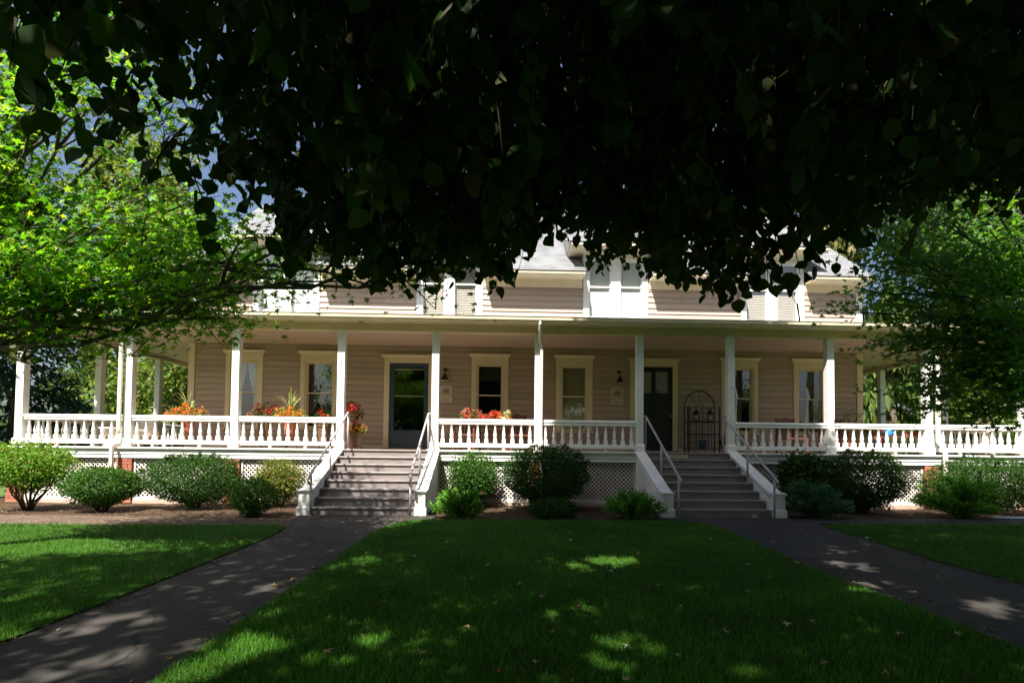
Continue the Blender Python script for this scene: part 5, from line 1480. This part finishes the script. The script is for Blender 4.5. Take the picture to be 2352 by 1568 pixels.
def lantern(x, label):
    t = thing('lantern', label, 'lantern', (RXC + x, RYC - .04, FZ + .866), 0, 'lanterns on the iron rack')
    mb = MB(); mb.box(-.07, .07, -.07, .07, 0, .02); obj('base', mb.mesh('base', 'iron'), t)
    mb = MB()
    for sx in (-1, 1):
        for sy in (-1, 1): mb.box(sx * .06 - .006, sx * .06 + .006, sy * .06 - .006, sy * .06 + .006, .021, .20)
    obj('frame', mb.mesh('frame', 'iron'), t)
    mb = MB(); mb.lathe([(.11, .20), (.05, .29), (.03, .30), (.03, .33), (0, .335)], 4, (0, 0, 0), R(45)); obj('roof', mb.mesh('roof', 'iron'), t)
    mb = MB(); mb.lathe([(.036, .022), (.036, .14), (.01, .145), (.003, .16)], 12); obj('candle', mb.mesh('candle', 'candle', True), t)
lantern(-.17, 'left black candle lantern on the iron rack'); lantern(.22, 'right black candle lantern on the iron rack')
t = thing('bucket', 'blue-grey metal bucket on the lowest shelf of the iron rack', 'bucket', (RXC + .02, RYC - .02, FZ + .11))
mb = MB(); mb.lathe([(.09, 0), (.125, .24), (.13, .245), (.12, .245), (.085, .02), (0, .02)], 18); obj('body', mb.mesh('body', 'bucket', True), t)
mb = MB(); mb.tube([(.125 * math.cos(R(a)), 0, .24 + .10 * math.sin(R(a))) for a in range(0, 181, 15)], .005, 5); obj('handle', mb.mesh('handle', 'iron'), t)
planter('flower_planter', 'small pale flowering pot at the right foot of the iron rack', RXC + .52, RYC - .3, 0, (.08, .11, .24, 'potdark'), (('ivory', .6),), .28, .2, 0, .16, 0, 14)
# right end of the porch
t = thing('ornamental_grass', 'tawny ornamental grass in a pot by the right porch corner', 'plant', (9.0, 1.0, FZ))
obj('pot', pot_mesh(.14, .19, .42, 'navyplastic'), t)
for k in range(130):
    a = random.uniform(-1.2, 2.2); L = random.uniform(.4, .72)
    obj('grass_blade', spike_mesh, t, (.05 * math.cos(a), .05 * math.sin(a), .40), (L * random.uniform(.6, 1.9), L * .7, L * random.uniform(.7, 1)), (0, 0, a)).material_slots
blade2 = spike_mesh.copy(); blade2.materials.clear(); blade2.materials.append(M['ograss'])
for c_ in t.children:
    if c_.name.startswith('grass_blade'): c_.data = blade2
planter('leafy_plant', 'leafy green potted plant against the right corner board', 8.95, 1.9, 0, (.13, .18, .40, 'potdark'), (('ivory', .1),), .7, .3, 0, .75, .1, 20)
t = thing('watering_can', 'bright blue watering can hanging behind the right railing', 'watering can', (8.98, .55, FZ + .48))
mb = MB(); mb.lathe([(.07, 0), (.08, .02), (.075, .15), (.05, .18), (.05, .16), (0, .16)], 16); obj('body', mb.mesh('body', 'blue', True), t)
mb = MB(); mb.tube([(.07, 0, .04), (.14, 0, .10), (.19, 0, .19)], [.02, .014, .012], 8); obj('spout', mb.mesh('spout', 'blue', True), t)
mb = MB(); mb.tube([(-.07, 0, .03), (-.13, 0, .08), (-.10, 0, .17), (0, 0, .22), (.05, 0, .17)], .009, 6); obj('handle', mb.mesh('handle', 'blue', True), t)
t = thing('plant_bench', 'slatted wooden bench behind the right railing under the small pots', 'bench', (9.35, .6, FZ))
for k in range(4): mb = MB(); mb.box(-.75, .75, -.17 + k * .09, -.10 + k * .09, .44, .465); obj('slat', mb.mesh('slat', 'wood'), t)
for sx in (-.65, .65):
    for sy in (-.14, .14): mb = MB(); mb.box(sx - .025, sx + .025, sy - .025, sy + .025, 0, .439); obj('leg', mb.mesh('leg', 'wood'), t)
for k, (xx, fm, lb_) in enumerate(((9.75, 'yellow', 'small pot of yellow flowers nearest the right corner on the bench'), (9.45, 'coral', 'small pot of coral flowers in the middle of the bench'), (10.02, 'ivory', 'small pot of cream flowers at the end of the bench'))):
    planter('flower_planter', lb_, xx, .58, .468, (.06, .085, .12, 'terra'), ((fm, .6),), .26, .2, 0, .13, 0, 22)

# ================================================================== small things on the ground
mb = MB(); mb.tube([(0, 0, .035), (.5, .02, .03), (1.05, .0, .028)], .028, 8)
tag(obj('drain_pipe', mb.mesh('drain_pipe', 'pvc', True), None, (8.95, -2.28, GZ + .02)), 'short blue-grey drain pipe lying beside the right path', 'pipe')
# fallen leaves
dl = []
for k, mt in enumerate(('dl_tan', 'dl_red', 'dl_pale', 'dl_yel')):
    for q in range(2):
        t_, f_ = T_MAPLE; vv = t_.copy(); vv[:, 2] = .6 * (vv[:, 0] ** 2) * (1 if q else -1) + .18 * (vv[:, 1] - .4) ** 2 + rng.normal(size=len(vv)) * .03
        vv[:, 2] -= vv[:, 2].min()
        dl.append(arr_mesh('fallen_leaf', vv * np.array([.06, .072, .11]), f_, mt))
words = ['tan', 'reddish', 'pale', 'yellow']
spots = [(1507, 1243, 1), (1467, 1268, 2), (1198, 1340, 0), (1514, 1340, 0), (1400, 1310, 2), (1568, 1388, 2), (1400, 1300, 0), (1247, 1370, 0), (890, 1383, 1), (963, 1281, 2), (1315, 1222, 2), (1316, 1238, 0), (1600, 1225, 0),
         (1728, 1290, 2), (1845, 1284, 3), (1680, 1446, 2), (2080, 1447, 0), (2175, 1303, 2), (2140, 1270, 1), (2220, 1445, 0), (1440, 1556, 0), (1155, 1540, 1), (760, 1500, 0), (338, 1354, 3), (420, 1502, 3), (388, 1234, 1), (255, 1230, 0),
         (1870, 1420, 0), (1810, 1425, 2), (1720, 1350, 0), (1950, 1330, 3), (1240, 1290, 0), (1120, 1300, 2), (1090, 1330, 2), (1140, 1385, 0), (1030, 1250, 2), (1320, 1560, 1), (1560, 1500, 2), (1900, 1510, 0), (2050, 1540, 0), (640, 1340, 3),
         (560, 1250, 1), (900, 1215, 2), (1640, 1230, 2), (1790, 1230, 0), (2010, 1225, 2), (2300, 1215, 2), (1080, 1440, 0), (980, 1500, 0), (1270, 1450, 0), (850, 1275, 2), (735, 1300, 2), (1450, 1480, 2), (1230, 1515, 0), (690, 1330, 3), (1335, 1395, 1)]
fallen = {}
for u, v_, k in spots:
    dx, dz = (u - 1186.6) / 1200.16, (1032 - .0103 * (1186 - u) * -1 - v_) / 1200.16
    D = (GZ + .05) / dz if dz < -.01 else 6
    x, y = CAMX + .031 * D + dx * D, CAMY + D
    onpath = (-4.1 < x < -2.8) or (2.6 < x < 4.4)
    o = obj('fallen_leaf', dl[k * 2 + random.randint(0, 1)], None, (x, y, GZ + (.022 if onpath else .062)), None, (random.uniform(-.3, .3), random.uniform(-.3, .3), random.uniform(0, 6.28)))
    o.scale = [random.uniform(.5, .9)] * 3
    area = ('left path' if x < 0 else 'right path') if onpath else ('left lawn' if x < -4 else 'right lawn' if x > 4.3 else 'middle lawn')
    fallen.setdefault((words[k], area), []).append((D, o))
ordw = ['nearest', 'second nearest', 'third nearest', 'fourth nearest', 'fifth nearest', 'sixth nearest', 'seventh nearest', 'eighth nearest', 'ninth nearest', 'tenth nearest', 'eleventh nearest', 'twelfth nearest', 'thirteenth nearest',
        'fourteenth nearest', 'fifteenth nearest', 'sixteenth nearest', 'seventeenth nearest', 'eighteenth nearest', 'nineteenth nearest', 'twentieth nearest']
for (wd_, area), lst in fallen.items():
    lst.sort(key=lambda q: q[0])
    for i, (D, o) in enumerate(lst):
        tag(o, wd_ + ' fallen leaf on the ' + area + ((', ' + ordw[i] + ' the viewer of these') if len(lst) > 1 else ''), 'leaf', wd_ + ' fallen leaves on the ' + area)

# bits of bark and leaf scattered over the beds and along the path edges
n = 5200
P = np.stack([rng.uniform(-12, 12, n), rng.uniform(-3.6, -.2, n), np.full(n, GZ + .022)], 1)
n2 = 900
side = rng.choice([-4.08, -2.86, 2.68, 4.36], n2) + rng.normal(size=n2) * .10
P2 = np.stack([side, rng.uniform(-10, -3.6, n2), np.full(n2, GZ + .028)], 1)
P = np.concatenate([P, P2]); n = len(P)
P = P[~((np.abs(np.abs(P[:, 0]) - 3.546) < 1.25) & (P[:, 1] > -2.4))]; n = len(P)
V, F = leaves(P, rng.normal(size=(n, 3)) * np.array([1, 1, .25]), np.array([0, 0, 1.0]) + rng.normal(size=(n, 3)) * .3, rng.uniform(.015, .05, n), T_LEAF)
M['litter'] = leafmat('bark_litter', [(0.05, 0.03, 0.02), (0.16, 0.10, 0.06), (0.30, 0.21, 0.13)], 0.1, 0.8, (1, 1, 1))
tag(obj('bark_litter', arr_mesh('bark_litter', V, F, 'litter')), 'brown bark chips and leaf bits strewn over the planting beds', 'litter', None, 'stuff')
